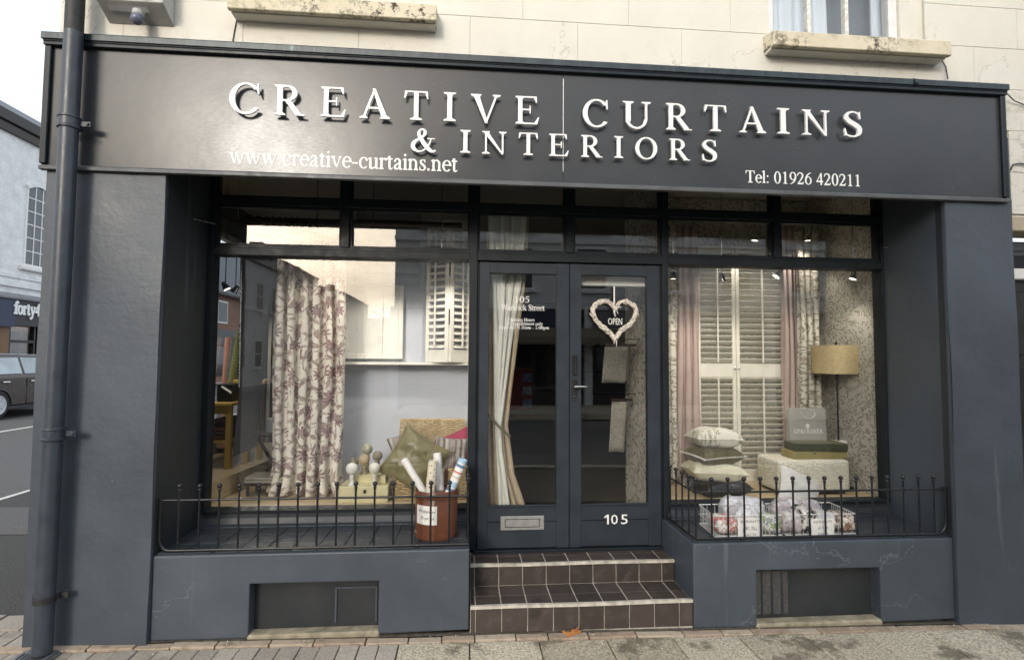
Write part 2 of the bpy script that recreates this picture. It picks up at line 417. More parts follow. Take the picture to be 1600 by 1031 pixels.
def _glyphs():
    G = {}
    bk = lambda x0, x1, y0, y1: [[(x0, y0), (x1, y0), (x1, y1), (x0+.5*(x1-x0), y1)]]
    G['C'] = (g_ring(.50, .5, .47, .52, 40, 322)+[[(.83, 1.0), (.865, 1.0), (.885, .66), (.85, .66), (.80, .85)]], .95)
    G['G'] = (g_ring(.50, .5, .47, .52, 40, 318)+[[(.83, 1.0), (.865, 1.0), (.885, .68), (.85, .68), (.80, .85)]]+g_stem(.84, .06, .43, .14, 0, 1, .09), 1.04)
    G['O'] = (g_ring(.50, .5, .47, .52, 0, 360), 1.0)
    G['R'] = (g_stem(.20, 0, 1)+[g_box(.2, .42, .95, 1), g_box(.2, .42, .475, .525)]+g_ring(.42, .7375, .33, .2625, -90, 90)+[[(.36, .49), (.54, .49), (.93, .0), (.72, .0)], g_box(.70, 1.0, 0, SF)], 1.0)
    G['P'] = (g_stem(.20, 0, 1)+[g_box(.2, .45, .95, 1), g_box(.2, .45, .44, .49)]+g_ring(.43, .72, .36, .28, -90, 90), .84)
    G['B'] = (g_stem(.20, 0, 1)+[g_box(.2, .45, .95, 1), g_box(.2, .45, .50, .55), g_box(.2, .45, 0, .05)]+g_ring(.42, .76, .33, .24, -90, 90)+g_ring(.44, .275, .39, .275, -90, 90), .92)
    G['E'] = (g_stem(.20, 0, 1)+[g_box(.2, .80, .955, 1), g_box(.2, .58, .50, .545), g_box(.2, .84, 0, .045), [(.70, .97), (.81, 1), (.83, .78), (.80, .78)], [(.72, .03), (.84, 0), (.91, .26), (.875, .26)], g_box(.555, .59, .38, .665)], .95)
    G['A'] = (g_dia(.13, 0, .49, 1.0, TN+.01)+[[(.42, 1.02), (.52, 1.02), (.95, 0), (.75, 0)], g_box(.22, .74, .33, .385), g_ser(.13, 0, .05, True, .11), g_ser(.85, 0, .18, True, .08)], 1.02)
    G['T'] = (g_stem(.45, 0, 1, TK, 1, 0, .13)+[g_box(.05, .85, .955, 1), [(.05, 1), (.14, .97), (.065, .74), (.03, .74)], [(.85, 1), (.76, .97), (.835, .74), (.87, .74)]], .90)
    G['I'] = (g_stem(.24, 0, 1, TK, 1, 1, .12), .48)
    G['J'] = (g_stem(.34, .2, 1, TK, 0, 1, .12)+g_path([(.34, .3, TK), (.33, .08, .12), (.2, -.03, .06), (.08, .03, .05)])+g_dot(.10, .09, .07), .56)
    G['V'] = ([[(.07, 1), (.26, 1), (.56, .0), (.48, -.02)]]+g_dia(.50, 0.0, .85, 1, TN+.01)+[g_ser(.17, 1, .18, False, .08), g_ser(.85, 1, .05, False, .11)], 1.0)
    G['U'] = (g_stem(.20, .33, 1, TK, 0, 1)+g_stem(.80, .33, 1, TN+.01, 0, 1, .12)+g_ring(.475, .34, .3525, .36, 180, 360, .10, .065)+[g_box(.1225, .2775, .25, .4)], 1.0)
    G['N'] = (g_stem(.18, 0, 1, TN+.005, 1, 1, .12)+g_stem(.84, 0, 1, TN+.005, 0, 1, .12)+[[(.06, 1), (.25, 1), (.868, .0), (.82, -.02)]], 1.02)
    G['K'] = (g_stem(.20, 0, 1)+g_dia(.26, .42, .82, 1, TN+.01)+[[(.36, .55), (.52, .62), (.98, 0), (.77, 0)], g_box(.70, 1.04, 0, SF), g_ser(.82, 1, .05, False, .12)], 1.03)
    G['H'] = (g_stem(.20, 0, 1)+g_stem(.84, 0, 1)+[g_box(.2, .84, .48, .53)], 1.04)
    G['W'] = ([[(.06, 1), (.24, 1), (.46, 0), (.39, -.02)], [(.50, 1), (.68, 1), (.93, 0), (.86, -.02)]]+g_dia(.42, 0, .61, 1, TN)+g_dia(.89, 0, 1.14, 1, TN)+[g_ser(.15, 1, .18, False, .08), g_ser(1.14, 1, .05, False, .10), g_ser(.58, 1, .16, False, .06)], 1.28)
    G['S'] = (g_path([(.60, .80, .05), (.53, .94, .06), (.37, .985, .06), (.21, .92, .10), (.16, .76, .15), (.27, .60, .175), (.44, .48, .18), (.58, .34, .165), (.58, .14, .13), (.46, .02, .07), (.31, -.0, .06), (.16, .06, .06), (.10, .22, .05)])+[[(.585, 1.0), (.615, 1.0), (.63, .70), (.60, .70), (.55, .86)], [(.10, .02), (.13, .02), (.15, .14), (.12, .32), (.085, .32)]], .72)
    G['&'] = (g_path([(1.0, .07, .05), (.88, .02, .10), (.76, .09, .15), (.60, .29, .17), (.46, .52, .16), (.36, .74, .13), (.37, .89, .09), (.47, .975, .055), (.57, .93, .09), (.59, .80, .12), (.50, .66, .08), (.32, .52, .09), (.17, .38, .14), (.14, .20, .16), (.23, .06, .12), (.38, .0, .06), (.55, .07, .05), (.70, .24, .05), (.80, .46, .05), (.81, .57, .05)])+[g_box(.67, .97, .56, .56+SF)], 1.04)
    z = lambda cx, rx: g_ring(cx, .5, rx, .52, 0, 360, .14, .05)
    G['0'] = (z(.36, .31), .72)
    G['1'] = (g_stem(.36, 0, .98, .13, 1, 0, .12)+[[(.14, .86), (.16, .90), (.40, 1.02), (.42, .92), (.30, .90)]], .72)
    G['2'] = (g_path([(.07, .72, .05), (.14, .90, .08), (.31, .97, .07), (.50, .88, .12), (.54, .70, .14), (.44, .48, .11), (.26, .24, .07), (.10, .08, .05)])+[[(.05, 0), (.58, 0), (.66, .22), (.63, .23), (.56, .12), (.12, .12)]], .72)
    G['3'] = (g_path([(.10, .80, .05), (.20, .94, .07), (.34, .965, .07), (.48, .86, .12), (.48, .70, .11), (.30, .56, .04)])+g_path([(.28, .56, .04), (.47, .50, .10), (.56, .33, .14), (.50, .12, .12), (.32, .02, .06), (.12, .05, .10)]), .72)
    G['4'] = ([g_box(.42, .55, 0, 1), g_box(.04, .66, .24, .34)]+g_dia(.08, .28, .46, .98, .06), .72)
    G['5'] = ([g_box(.20, .58, .89, 1.0), [(.20, 1), (.25, 1), (.17, .58), (.11, .58)]]+g_path([(.13, .60, .05), (.32, .60, .09), (.50, .48, .13), (.54, .29, .14), (.46, .11, .11), (.30, .02, .06), (.10, .05, .10)]), .72)
    G['6'] = (g_ring(.36, .33, .31, .345, 0, 360, .13, .05)+g_path([(.62, 1.0, .03), (.42, .92, .07), (.22, .72, .12), (.11, .42, .13)]), .72)
    G['9'] = (g_ring(.36, .67, .31, .345, 0, 360, .13, .05)+g_path([(.10, 0, .03), (.30, .08, .07), (.50, .28, .12), (.61, .58, .13)]), .72)
    G['.'] = (g_dot(.14, .065, .075), .32); G[':'] = (g_dot(.16, .065, .075)+g_dot(.16, .58, .075), .36)
    G['-'] = ([g_box(.05, .42, .27, .35)], .47); G[' '] = ([], .36)
    l = lambda x, y1, b=1: [g_box(x-LT/2, x+LT/2, 0, y1), [(x-LT/2-.10, y1-.06), (x-LT/2-.10, y1-.09), (x-LT/2, y1-.13), (x+LT/2, y1), (x+LT/2-.03, y1)]]+([g_ser(x, 0, LT, True, .08)] if b else [])
    arch = lambda x0, x1: g_path([(x0, .52, .05), (x0+.13, .64, .06), (x0+.27, .655, .09), (x1, .50, .13), (x1, .38, LT)])+[g_box(x1-LT/2, x1+LT/2, 0, .42), g_ser(x1, 0, LT, True, .08)]
    bowl = lambda cx, rx=.27: g_ring(cx, .34, rx, .36, 0, 360, .13, .05)
    G['o'] = (bowl(.34, .31), .69)
    G['c'] = (g_ring(.34, .34, .31, .36, 48, 318, .13, .05)+g_dot(.53, .53, .07), .62)
    G['e'] = (g_ring(.34, .34, .31, .36, 0, 318, .13, .05)+[g_box(.10, .64, .36, .41)], .64)
    G['a'] = (g_path([(.11, .53, .08), (.20, .66, .07), (.36, .65, .09), (.44, .52, .13), (.44, .12, .13), (.50, .02, .09), (.60, .06, .04)])+g_path([(.44, .42, .04), (.24, .32, .08), (.12, .17, .13), (.18, .04, .11), (.32, .05, .06), (.44, .16, .04)])+g_dot(.13, .52, .06), .63)
    G['b'] = (l(.16, 1.03, 0)+bowl(.38), .71); G['d'] = (l(.52, 1.03)+bowl(.32), .72)
    G['f'] = ([g_box(.17, .30, 0, .8), g_ser(.235, 0, LT, True, .10), g_box(.04, .44, .62, .675)]+g_path([(.235, .75, LT), (.25, .92, .11), (.36, 1.01, .06), (.47, .97, .05)])+g_dot(.46, .93, .065), .46)
    G['g'] = (g_ring(.32, .45, .26, .25, 0, 360, .12, .05)+g_path([(.22, .24, .05), (.13, .14, .08), (.22, .05, .10), (.46, .02, .12), (.60, -.10, .11), (.50, -.26, .07), (.28, -.31, .05), (.10, -.24, .07), (.08, -.12, .06), (.20, .0, .05)])+g_path([(.48, .62, .05), (.58, .67, .06), (.66, .62, .07)]), .68)
    G['h'] = (l(.16, 1.03)+arch(.16, .55), .73); G['n'] = (l(.16, .70)+arch(.16, .55), .73)
    G['m'] = (l(.16, .70)+arch(.16, .52)+arch(.52, .88), 1.06)
    G['i'] = (l(.18, .70)+g_dot(.17, .92, .075), .36); G['l'] = (l(.18, 1.03), .36)
    G['k'] = (l(.16, 1.03)+g_dia(.20, .25, .52, .66, .05)+[[(.28, .38), (.40, .45), (.70, 0), (.52, 0)], g_ser(.50, .68, .05, False, .10), g_ser(.63, 0, .1, True, .06)], .71)
    G['p'] = ([g_box(.11, .24, -.33, .66), g_ser(.175, -.33, LT, True, .09), [(.02, .62), (.02, .59), (.11, .55), (.24, .70), (.21, .70)]]+bowl(.39), .72)
    G['r'] = (l(.16, .70)+g_path([(.18, .50, .05), (.28, .63, .07), (.42, .65, .07)])+g_dot(.44, .60, .075), .50)
    G['s'] = (g_path([(.42, .54, .04), (.36, .64, .05), (.25, .66, .05), (.13, .58, .10), (.17, .44, .13), (.34, .31, .13), (.43, .17, .12), (.36, .05, .07), (.24, .01, .05), (.11, .06, .05), (.07, .18, .04)])+[[(.40, .69), (.43, .69), (.44, .48), (.41, .48)], [(.06, 0), (.085, 0), (.09, .23), (.06, .23)]], .52)
    G['t'] = ([g_box(.13, .26, .10, .82), g_box(.02, .40, .62, .675), [(.02, .62), (.13, .82), (.2, .82), (.2, .62)]]+g_path([(.195, .15, LT), (.23, .03, .10), (.33, .02, .06), (.42, .09, .03)]), .44)
    G['u'] = (l(.16, .68, 0)+[g_box(.49, .62, .0, .68), g_box(.40, .62, .64, .68), g_box(.55, .72, 0, .04)]+g_path([(.16, .22, LT), (.20, .06, .12), (.32, .02, .08), (.44, .08, .05), (.55, .18, .04)]), .74)
    G['v'] = ([[(.04, .68), (.19, .68), (.40, 0), (.34, -.02)]]+g_dia(.37, 0, .60, .68, .05)+[g_ser(.12, .68, .14, False, .07), g_ser(.60, .68, .05, False, .08)], .71)
    G['w'] = ([[(.04, .68), (.19, .68), (.37, 0), (.31, -.02)], [(.40, .68), (.55, .68), (.73, 0), (.67, -.02)]]+g_dia(.34, 0, .50, .68, .05)+g_dia(.70, 0, .92, .68, .05)+[g_ser(.12, .68, .14, False, .07), g_ser(.92, .68, .05, False, .08), g_ser(.47, .68, .14, False, .05)], 1.03)
    G['y'] = ([[(.04, .68), (.19, .68), (.40, .02), (.33, -.02)]]+g_path([(.60, .66, .05), (.42, .12, .06), (.30, -.20, .07), (.18, -.30, .09), (.08, -.27, .09)])+[g_ser(.12, .68, .14, False, .07), g_ser(.60, .68, .05, False, .08)], .70)
    return G
GLY = _glyphs(); _cache = {}
def glyph_loops(ch, bold=0., res=44):
    """union of the strokes, traced by marching squares"""
    key = (ch, bold, res)
    if key in _cache: return _cache[key]
    polys, adv = GLY[ch]
    if not polys: _cache[key] = ([], adv); return _cache[key]
    x0, x1, y0, y1 = -.16, adv+.16, -.48, 1.20
    nx = int((x1-x0)*res)+1; ny = int((y1-y0)*res)+1
    gx, gy = np.meshgrid(np.linspace(x0, x1, nx), np.linspace(y0, y1, ny)); Px = gx.ravel(); Py = gy.ravel()
    def sdf(poly):
        p = np.array(poly); q = np.roll(p, -1, 0); e = q-p; dmin = np.full(Px.shape, 1e9); ins = np.zeros(Px.shape, bool)
        for (a, b, d) in zip(p, q, e):
            L2 = d@d+1e-12; t = np.clip(((Px-a[0])*d[0]+(Py-a[1])*d[1])/L2, 0, 1)
            dmin = np.minimum(dmin, (Px-a[0]-t*d[0])**2+(Py-a[1]-t*d[1])**2)
            c = (a[1] > Py) != (b[1] > Py)
            if c.any(): ins ^= c & (Px < a[0]+(Py-a[1])*d[0]/(d[1] if abs(d[1]) > 1e-12 else 1e-12))
        r = np.sqrt(dmin); return np.where(ins, -r, r)
    Fd = np.full(Px.shape, 1e9)
    for po in polys:
        if po[0] == 'ring': s = np.maximum(sdf(po[1]), -sdf(po[2]))
        else: s = sdf(po)
        Fd = np.minimum(Fd, s)
    Fd = (Fd-bold+1.3e-4).reshape(ny, nx); Fd[[0, -1], :] = 1; Fd[:, [0, -1]] = 1
    hx = (x1-x0)/(nx-1); hy = (y1-y0)/(ny-1); nxt = {}; co = {}
    def pt(j, i, k):                     # k 0: edge to i+1, 1: edge to j+1
        e = (j, i, k)
        if e not in co:
            a = Fd[j, i]; b = Fd[j, i+1] if k == 0 else Fd[j+1, i]; t = a/(a-b)
            co[e] = (x0+(i+(t if k == 0 else 0))*hx, y0+(j+(t if k == 1 else 0))*hy)
        return e
    I = Fd < 0
    for j, i in zip(*np.nonzero(I[:-1, :-1] ^ I[1:, 1:] | I[:-1, :-1] ^ I[1:, :-1] | I[:-1, :-1] ^ I[:-1, 1:])):
        c = (I[j, i], I[j, i+1], I[j+1, i+1], I[j+1, i]); E = [(j, i, 0), (j, i+1, 1), (j+1, i, 0), (j, i, 1)]
        ent = [k for k in range(4) if c[k] and not c[(k+1) % 4]]; ext = [k for k in range(4) if not c[k] and c[(k+1) % 4]]
        for k in ent:                    # walk with the inside on the left
            m = next(mm for mm in [(k+d) % 4 for d in (3, 2, 1)] if mm in ext)
            nxt[pt(*E[k])] = pt(*E[m])
    loops = []
    while nxt:
        s, e = next(iter(nxt.items())); lp = [s]; del nxt[s]
        while e != s and e in nxt: lp.append(e); e = nxt.pop(e)
        P2 = [co[q] for q in lp]; k2 = len(P2)//2
        def dp(p):                       # Douglas-Peucker
            if len(p) < 3: return list(p)
            (ax, ay), (bx, by) = p[0], p[-1]; dx, dy = bx-ax, by-ay; ln = math.hypot(dx, dy)
            ds = [abs((q[0]-ax)*dy-(q[1]-ay)*dx)/ln if ln > 1e-9 else math.hypot(q[0]-ax, q[1]-ay) for q in p]
            m = max(range(len(p)), key=ds.__getitem__)
            return [p[0], p[-1]] if ds[m] < .0035 else dp(p[:m+1])[:-1]+dp(p[m:])
        out = dp(P2[:k2+1])[:-1]+dp(P2[k2:]+P2[:1])[:-1]
        if len(out) >= 3: loops.append(out)
    _cache[key] = (loops, adv); return _cache[key]
def text_mb(txt, bold=0., res=44, track=0., depth=1.0):
    """text in the XZ plane facing -Y, cap height 1, from y=0 (front) to y=depth; returns mesh and width"""
    mb = MB(); x = 0.
    for ch in txt:
        loops, adv = glyph_loops(ch, bold, res)
        if loops: add_loops(mb, [[(p[0]+x, p[1]) for p in lp] for lp in loops], depth)
        x += adv+track
    return mb, x-track
def add_loops(mb, loops, depth):
    area = lambda l: sum(l[i-1][0]*l[i][1]-l[i][0]*l[i-1][1] for i in range(len(l)))
    def inside(p, l):
        r = False
        for i in range(len(l)):
            a, b = l[i-1], l[i]
            if (a[1] > p[1]) != (b[1] > p[1]) and p[0] < a[0]+(p[1]-a[1])*(b[0]-a[0])/(b[1]-a[1]): r = not r
        return r
    sg = area(max(loops, key=lambda l: abs(area(l)))) > 0
    outer = [l for l in loops if (area(l) > 0) == sg]; holes = [l for l in loops if (area(l) > 0) != sg]
    if len(outer) > 1:
        for o in outer: add_loops(mb, [o]+[h for h in holes if inside(h[0], o)], depth)
        return
    tri = tessellate_polygon([[Vector((p[0], p[1], 0)) for p in lp] for lp in loops]); flat = [p for lp in loops for p in lp]; n = len(flat)
    v = [(p[0], 0, p[1]) for p in flat]+[(p[0], depth, p[1]) for p in flat]; f = [tuple(t) for t in tri]+[tuple(i+n for i in t[::-1]) for t in tri]; k = 0
    for lp in loops:
        m = len(lp); f += [(k+i, k+(i+1) % m, k+(i+1) % m+n, k+i+n) for i in range(m)]; k += m
    mb.add(v, f)
def builtin_text(txt, size=1.0, ext=.0):
    c = bpy.data.curves.new('t', 'FONT'); c.body = txt; c.size = size; c.extrude = ext; c.resolution_u = 2
    o = bpy.data.objects.new('t', c); COL.objects.link(o)
    me = bpy.data.meshes.new_from_object(o.evaluated_get(bpy.context.evaluated_depsgraph_get()))
    mb = MB(); mb.add([(v.co.x, -v.co.z, v.co.y) for v in me.vertices], [tuple(p.vertices) for p in me.polygons])
    bpy.data.objects.remove(o); bpy.data.curves.remove(c); bpy.data.meshes.remove(me); return mb
def fit_text(mb, p0, p1, h=None, thick=.001, slant=True):
    """scale text so that its width runs from p0 to p1 (points on its baseline) and its cap height is h"""
    a = np.array(mb.v); w0, w1 = a[:, 0].min(), a[:, 0].max(); p0 = Vector(p0); p1 = Vector(p1); d = p1-p0; s = d.length/(w1-w0)
    ux = d.normalized(); h = h if h else s; uz = Vector((0, 0, 1)); uy = ux.cross(uz)*-1
    ymax = max(1e-6, a[:, 1].max()-a[:, 1].min()); y0 = a[:, 1].min()
    mb.v = [tuple(p0+ux*((x-w0)*s)+uz*(z*h)+uy*(-(y-y0)/ymax*thick)) for x, y, z in mb.v]
    return mb
# ------------------------------------------------------------------ ground
def gz(x): return -.038-.0125*x                       # the street falls to the right
def slope_sheet(name, x0, x1, y0, y1, dz, mat, nx=1):
    mb = MB(); mb.grid(lambda u, v: (x0+(x1-x0)*u, y0+(y1-y0)*v, gz(x0+(x1-x0)*u)+dz), max(1, nx), 1)
    return struct(name, mb, mat)
slope_sheet('ground', -160, 160, -160, 160, -.16, 'ground')
pav = slope_sheet('pavement', -2.44, 40, -3.9, .02, -.030, 'joint')
pav2 = slope_sheet('pavement', -7.2, -2.44, -3.9, .40, -.0305, 'joint')
far = part('pavement', B(-2, 40, -14, -11.2, -.16, .02), 'slab'); far['kind'] = 'structure'
slope_sheet('road', -160, 160, -11.2, -4.05, -.11, 'asphalt')
slope_sheet('side_road', -13.0, -5.1, .40, 70, -.060, 'asphalt')
slope_sheet('side_road', -10.2, -3.6, -90, -11.2, -.10, 'asphalt')
slope_sheet('side_footway', -5.1, -2.40, .40, 70, -.026, 'asphalt_dark')
slope_sheet('far_footway', -14.2, -13.0, .4, 70, .02, 'slab')
st = slope_sheet('footway_patch', -5.05, -2.47, 2.0, 2.9, -.022, 'asphalt')
for x in (-5.19, -9.47):
    slope_sheet('road_marking', x-.06, x+.06, .5, 60, -.054 if x < -5.1 else -.02, 'line')
k = MB()
for i in range(40):
    x0 = -2.44+i*.92; k.box(x0, x0+.905, -4.05, -3.905, gz(x0)-.16, gz(x0)-.0)
kerb = struct('kerb', k, 'slab', bev=.012)
# edging stones, pavers and slabs, each one a piece
rnd = random.Random(3)
def piece_mesh(name, w, d, h, mat, bev=.006): return mesh_of(name, B(-w/2, w/2, -d/2, d/2, -h, 0), mat, bev=bev, seg=2)
x = -3.28
edge_meshes = [piece_mesh('edging_stone', w, .058, .05, 'pink', .005) for w in (.19, .24, .29)]
while x < 5.0:
    i = rnd.randrange(3); w = (.19, .24, .29)[i]
    inst('edging_stone', edge_meshes[i], (x+w/2, -.040+rnd.uniform(-.004, .004), gz(x)+rnd.uniform(-.005, .003)), pav, (rnd.uniform(-.02, .02), rnd.uniform(-.01, .01)+.0125, rnd.uniform(-.015, .015)), (.97, 1, 1)); x += w
pm = piece_mesh('paver', .103, .200, .05, 'paver', .006)
for r_ in range(6):
    x = -3.156+(.054 if r_ % 2 else 0)
    while x < -.415:
        inst('paver', pm, (x, -.178-r_*.206, gz(x)-.004+rnd.uniform(-.004, .003)), pav, (rnd.uniform(-.012, .012), rnd.uniform(-.012, .012)+.0125, rnd.uniform(-.01, .01))); x += .108
for r_ in range(2):
    x = -2.446-(.054 if r_ % 2 else 0)
    while x > -3.25:
        inst('paver', pm, (x, .285-r_*.206, gz(x)-.004+rnd.uniform(-.005, .003)), pav2, (rnd.uniform(-.014, .014), rnd.uniform(-.014, .014)+.0125, rnd.uniform(-.012, .012))); x -= .108
sm = piece_mesh('paving_slab', .393, .590, .06, 'slab', .006)
x = -.20; i = 0
while x < 6.2:
    for r_ in range(3):
        inst('paving_slab', sm, (x-(.13 if r_ % 2 else 0), -.374-r_*.60, gz(x)-.003+rnd.uniform(-.003, .003)), pav, (rnd.uniform(-.006, .006), rnd.uniform(-.005, .005)+.0125, 0))
    x += .400
slope_sheet('mortar_strip', -2.44, 5, -.016, .03, .004, 'joint')

# ------------------------------------------------------------------ the shop building
GW = .571                                             # plane of the shop-front glass
shop = thing('shop_building', (.55, 1.0, 0), 'cream stucco shop building with dark grey painted ground floor front', 'building')
XL, XR = -2.439, 3.573
# pillars
for nm, x0, x1 in (('pillar', XL, -1.789), ('pillar', 3.088, XR)):
    zb = gz((x0+x1)/2)-.03
    mb = MB()
    nz = 22
    mb.grid(lambda u, v: (x0+(x1-x0)*u, -.030+.004*math.sin(7*u+9*v)+.003*math.sin(23*v+5*u), zb+(2.66-zb)*v), 8, nz)   # hand-trowelled face
    mb.add([(x0, .75, zb), (x0, .75, 2.66), (x1, .75, zb), (x1, .75, 2.66)], [])
    mb2 = B(x0, x1, -.022, .60, zb, 3.09)
    core = part(nm, mb2, 'paint_flat', shop, bev=.006, seg=2)
    sk = MB(); sk.grid(lambda u, v: (x0+.002+(x1-x0-.004)*u, -.0275+.0035*math.sin(6*u+9*v)+.0025*math.sin(19*v+4*u), zb+.012*math.sin(9*u)+(2.655-zb)*v), 8, nz)
    part('render_coat', sk, 'paint_flat', core, smooth=180)
# reveals (inner cheeks) of the recess
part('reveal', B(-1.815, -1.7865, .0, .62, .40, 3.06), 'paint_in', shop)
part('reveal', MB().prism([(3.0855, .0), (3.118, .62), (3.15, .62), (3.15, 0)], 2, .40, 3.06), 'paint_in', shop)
# plinths with recessed vents
M['vsill'] = simple('mossy_stone_sill', (.27, .235, .165), .9, var=.45, vs=14, bump=.5, bs=40)
def plinth(x0, x1, vx0, vx1, vz1):
    zb = gz((x0+x1)/2)+.016
    P = part('plinth', MB().prism([(x0, zb), (vx0, zb-.004), (vx0, vz1), (vx1, vz1-.003), (vx1, zb-.006), (x1, zb), (x1, .454), (x0, .454)], 1, .0, .55), 'paint', shop, bev=.008, seg=2)
    part('vent_mesh', B(vx0-.002, vx1+.002, .085, .10, zb-.05, vz1+.01), 'vent', P)
    part('vent_sill', B(vx0-.01, vx1+.01, -.004, .084, zb-.06, zb+.012), 'vsill', P, bev=.01)
    return P
pl1 = plinth(-1.7885, -.006, -1.257, -.530, .287)
pl2 = plinth(1.365, 3.0875, 1.768, 2.585, .285)
fr = MB().box(-.795, -.785, .076, .0845, .02, .225).box(-.56, -.55, .076, .0845, .02, .225).box(-.795, -.55, .077, .0843, .215, .225)
part('vent_hatch', fr, 'paint', pl1)
part('vent_louvre', B(1.80, 2.02, .077, .0848, -.02, .25), simple('vent_block', (.060, .060, .058), .8, vs=40, var=.4, bump=.6, bs=30), pl2, bev=.004)
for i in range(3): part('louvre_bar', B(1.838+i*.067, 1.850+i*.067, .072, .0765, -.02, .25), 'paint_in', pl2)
# ledge tiles on the plinth tops, each a piece, over a dark bed
for (x0, x1, P) in ((-1.783, -.012, pl1), (1.372, 3.082, pl2)):
    n = round((x1-x0)/.152); w = (x1-x0)/n
    tm = mesh_of('ledge_tile', B(-w/2+.002, w/2-.002, -.074, .074, 0, .008), 'ledge', bev=.002)
    for i in range(n):
        for j in range(3): inst('ledge_tile', tm, (x0+w*(i+.5), .098+.152*j, .4555+rnd.uniform(-.0006, .0006)), P)
# coved skirting under the shop window
for (x0, x1) in ((-1.786, -.012), (1.405, 3.10)):
    part('window_upstand', MB().prism([(.475, .456), (.475, .468), (.50, .478), (.512, .515), (.512, .548), (.60, .548), (.60, .456)], 0, x0, x1), 'ledge', shop, bev=.003)
# ---- upper storey: backing wall and ashlar blocks
upper = part('upper_wall', MB().box(XL+.02, 1.885+.02, .012, .40, 3.095, 5.6).box(1.905, 3.03, .012, .40, 3.095, 3.70).box(3.03, 6.4, .013, .40, 3.097, 5.6).box(3.578, 6.4, .0132, .40, 2.56, 3.097), 'stucco', shop)
zs = [3.145, 3.43, 3.715, 4.0, 4.285, 4.57]
for r_ in range(-2, 5):
    z0 = 3.145+.285*r_; bx = XL+.012-(.33 if r_ % 2 else 0.)
    while bx < 6.3:
        a, b = max(bx, XL+.012), min(bx+.68, 6.35); bx += .68
        if b-a < .05: continue
        segs = [(a, b)]
        if z0 > 3.60: segs = [s for s in ((a, min(b, 1.915)), (max(a, 3.02), b)) if s[1]-s[0] > .03]
        if r_ < 0 or z0 < 3.1: segs = [(max(s[0], 3.60), s[1]) for s in segs if s[1] > 3.66]
        for (s0, s1) in segs:
            part('ashlar_block', B(s0+.0006, s1-.0006, .0, .0125, z0+.0012, z0+.285-.0012), 'stucco', upper, bev=.0015)
# ---- upper window above the sign (right) and two stone sills
win = part('upper_window', B(1.925, 3.01, .115, .135, 3.71, 5.3), simple('white_sash_paint', (.74, .74, .74), .45, var=.08, vs=20), shop)
wx0, wx1 = 1.925, 2.90
bpy.data.objects.remove(win)
win = part('upper_window', MB().box(1.925, 1.975, .05, .115, 3.70, 5.5).box(2.80, 2.86, .05, .115, 3.70, 5.5).box(1.975, 2.80, .052, .112, 3.655, 3.705), simple('white_sash_paint', (.74, .74, .74), .45, var=.08, vs=20), shop, bev=.004)
part('window_reveal', MB().box(2.86, 3.03, .03, .3, 3.66, 5.5), 'stucco', win)
for xx in (2.235, 2.505): part('glazing_bar', B(xx-.012, xx+.012, .06, .10, 3.70, 5.5), simple('flaking_white_paint', (.70, .69, .64), .6, var=.3, vs=30), win)
part('pane', B(1.975, 2.80, .078, .082, 3.70, 5.5), 'glass', win)
sheer = NT('sheer_curtain', .9, 0, .1); sheer.col((.62, .68, .74)); M['sheer'] = sheer.m
for (a, b) in ((1.96, 2.43), (2.76, 2.83)):
    mb = MB(); mb.grid(lambda u, v: (a+(b-a)*u+.01*math.sin(3*v+u*9), .17+.02*math.sin(u*(b-a)*52), 3.68+1.8*v), 60, 8)
    part('net_curtain', mb, 'sheer', win, smooth=180)
part('dark_room', B(1.90, 3.05, .30, .39, 3.60, 5.55), simple('grey_room', (.10, .11, .12), .9), win)
for (x0, x1, z0) in ((-1.445, -.240, 3.600), (1.872, 3.090, 3.572)):
    part('window_sill', MB().prism([(-.12, z0), (-.12, z0+.095), (.011, z0+.125), (.011, z0+.018), (-.085, z0+.018), (-.085, z0)], 0, x0, x1), 'sill', shop, bev=.004)
    part('sill_underside', B(x0+.01, x1-.01, -.080, -.002, z0-.004, z0+.017), 'stucco', shop)

# ---- window and door joinery
jo = thing('shopfront', (.65, GW, .45), 'dark painted timber shopfront joinery with plate glass windows and top lights', 'shopfront')
def px_box(px0, px1, py0, py1, y0, y1, Y=.55):
    a = aty(px0, py1, Y); b = aty(px1, py0, Y); return B(a.x, b.x, y0, y1, a.z, b.z)
Z0, ZT = .548, 3.05
ztl = aty(530, 326, .55).z                             # head of the top lights
ztb = 2.345                                            # foot of the top lights
zbar = 2.272                                           # head of the big panes
posts = [(-1.7862, -1.748, Z0), (-.021, .036, Z0), (1.373, 1.418, Z0), (3.072, 3.112, Z0)]
for (a, b, z) in posts: part('post', B(a, b, .508, .612, z if a not in (-.021, 1.373) else .27, ZT), 'frame', jo, bev=.004, seg=2)
def X(px, py=360): return aty(px, py, .55).x
bays = [(-1.748, -.021, X(541, 355)), (.036, 1.373, X(889, 365)), (1.418, 3.072, X(1211, 372))]
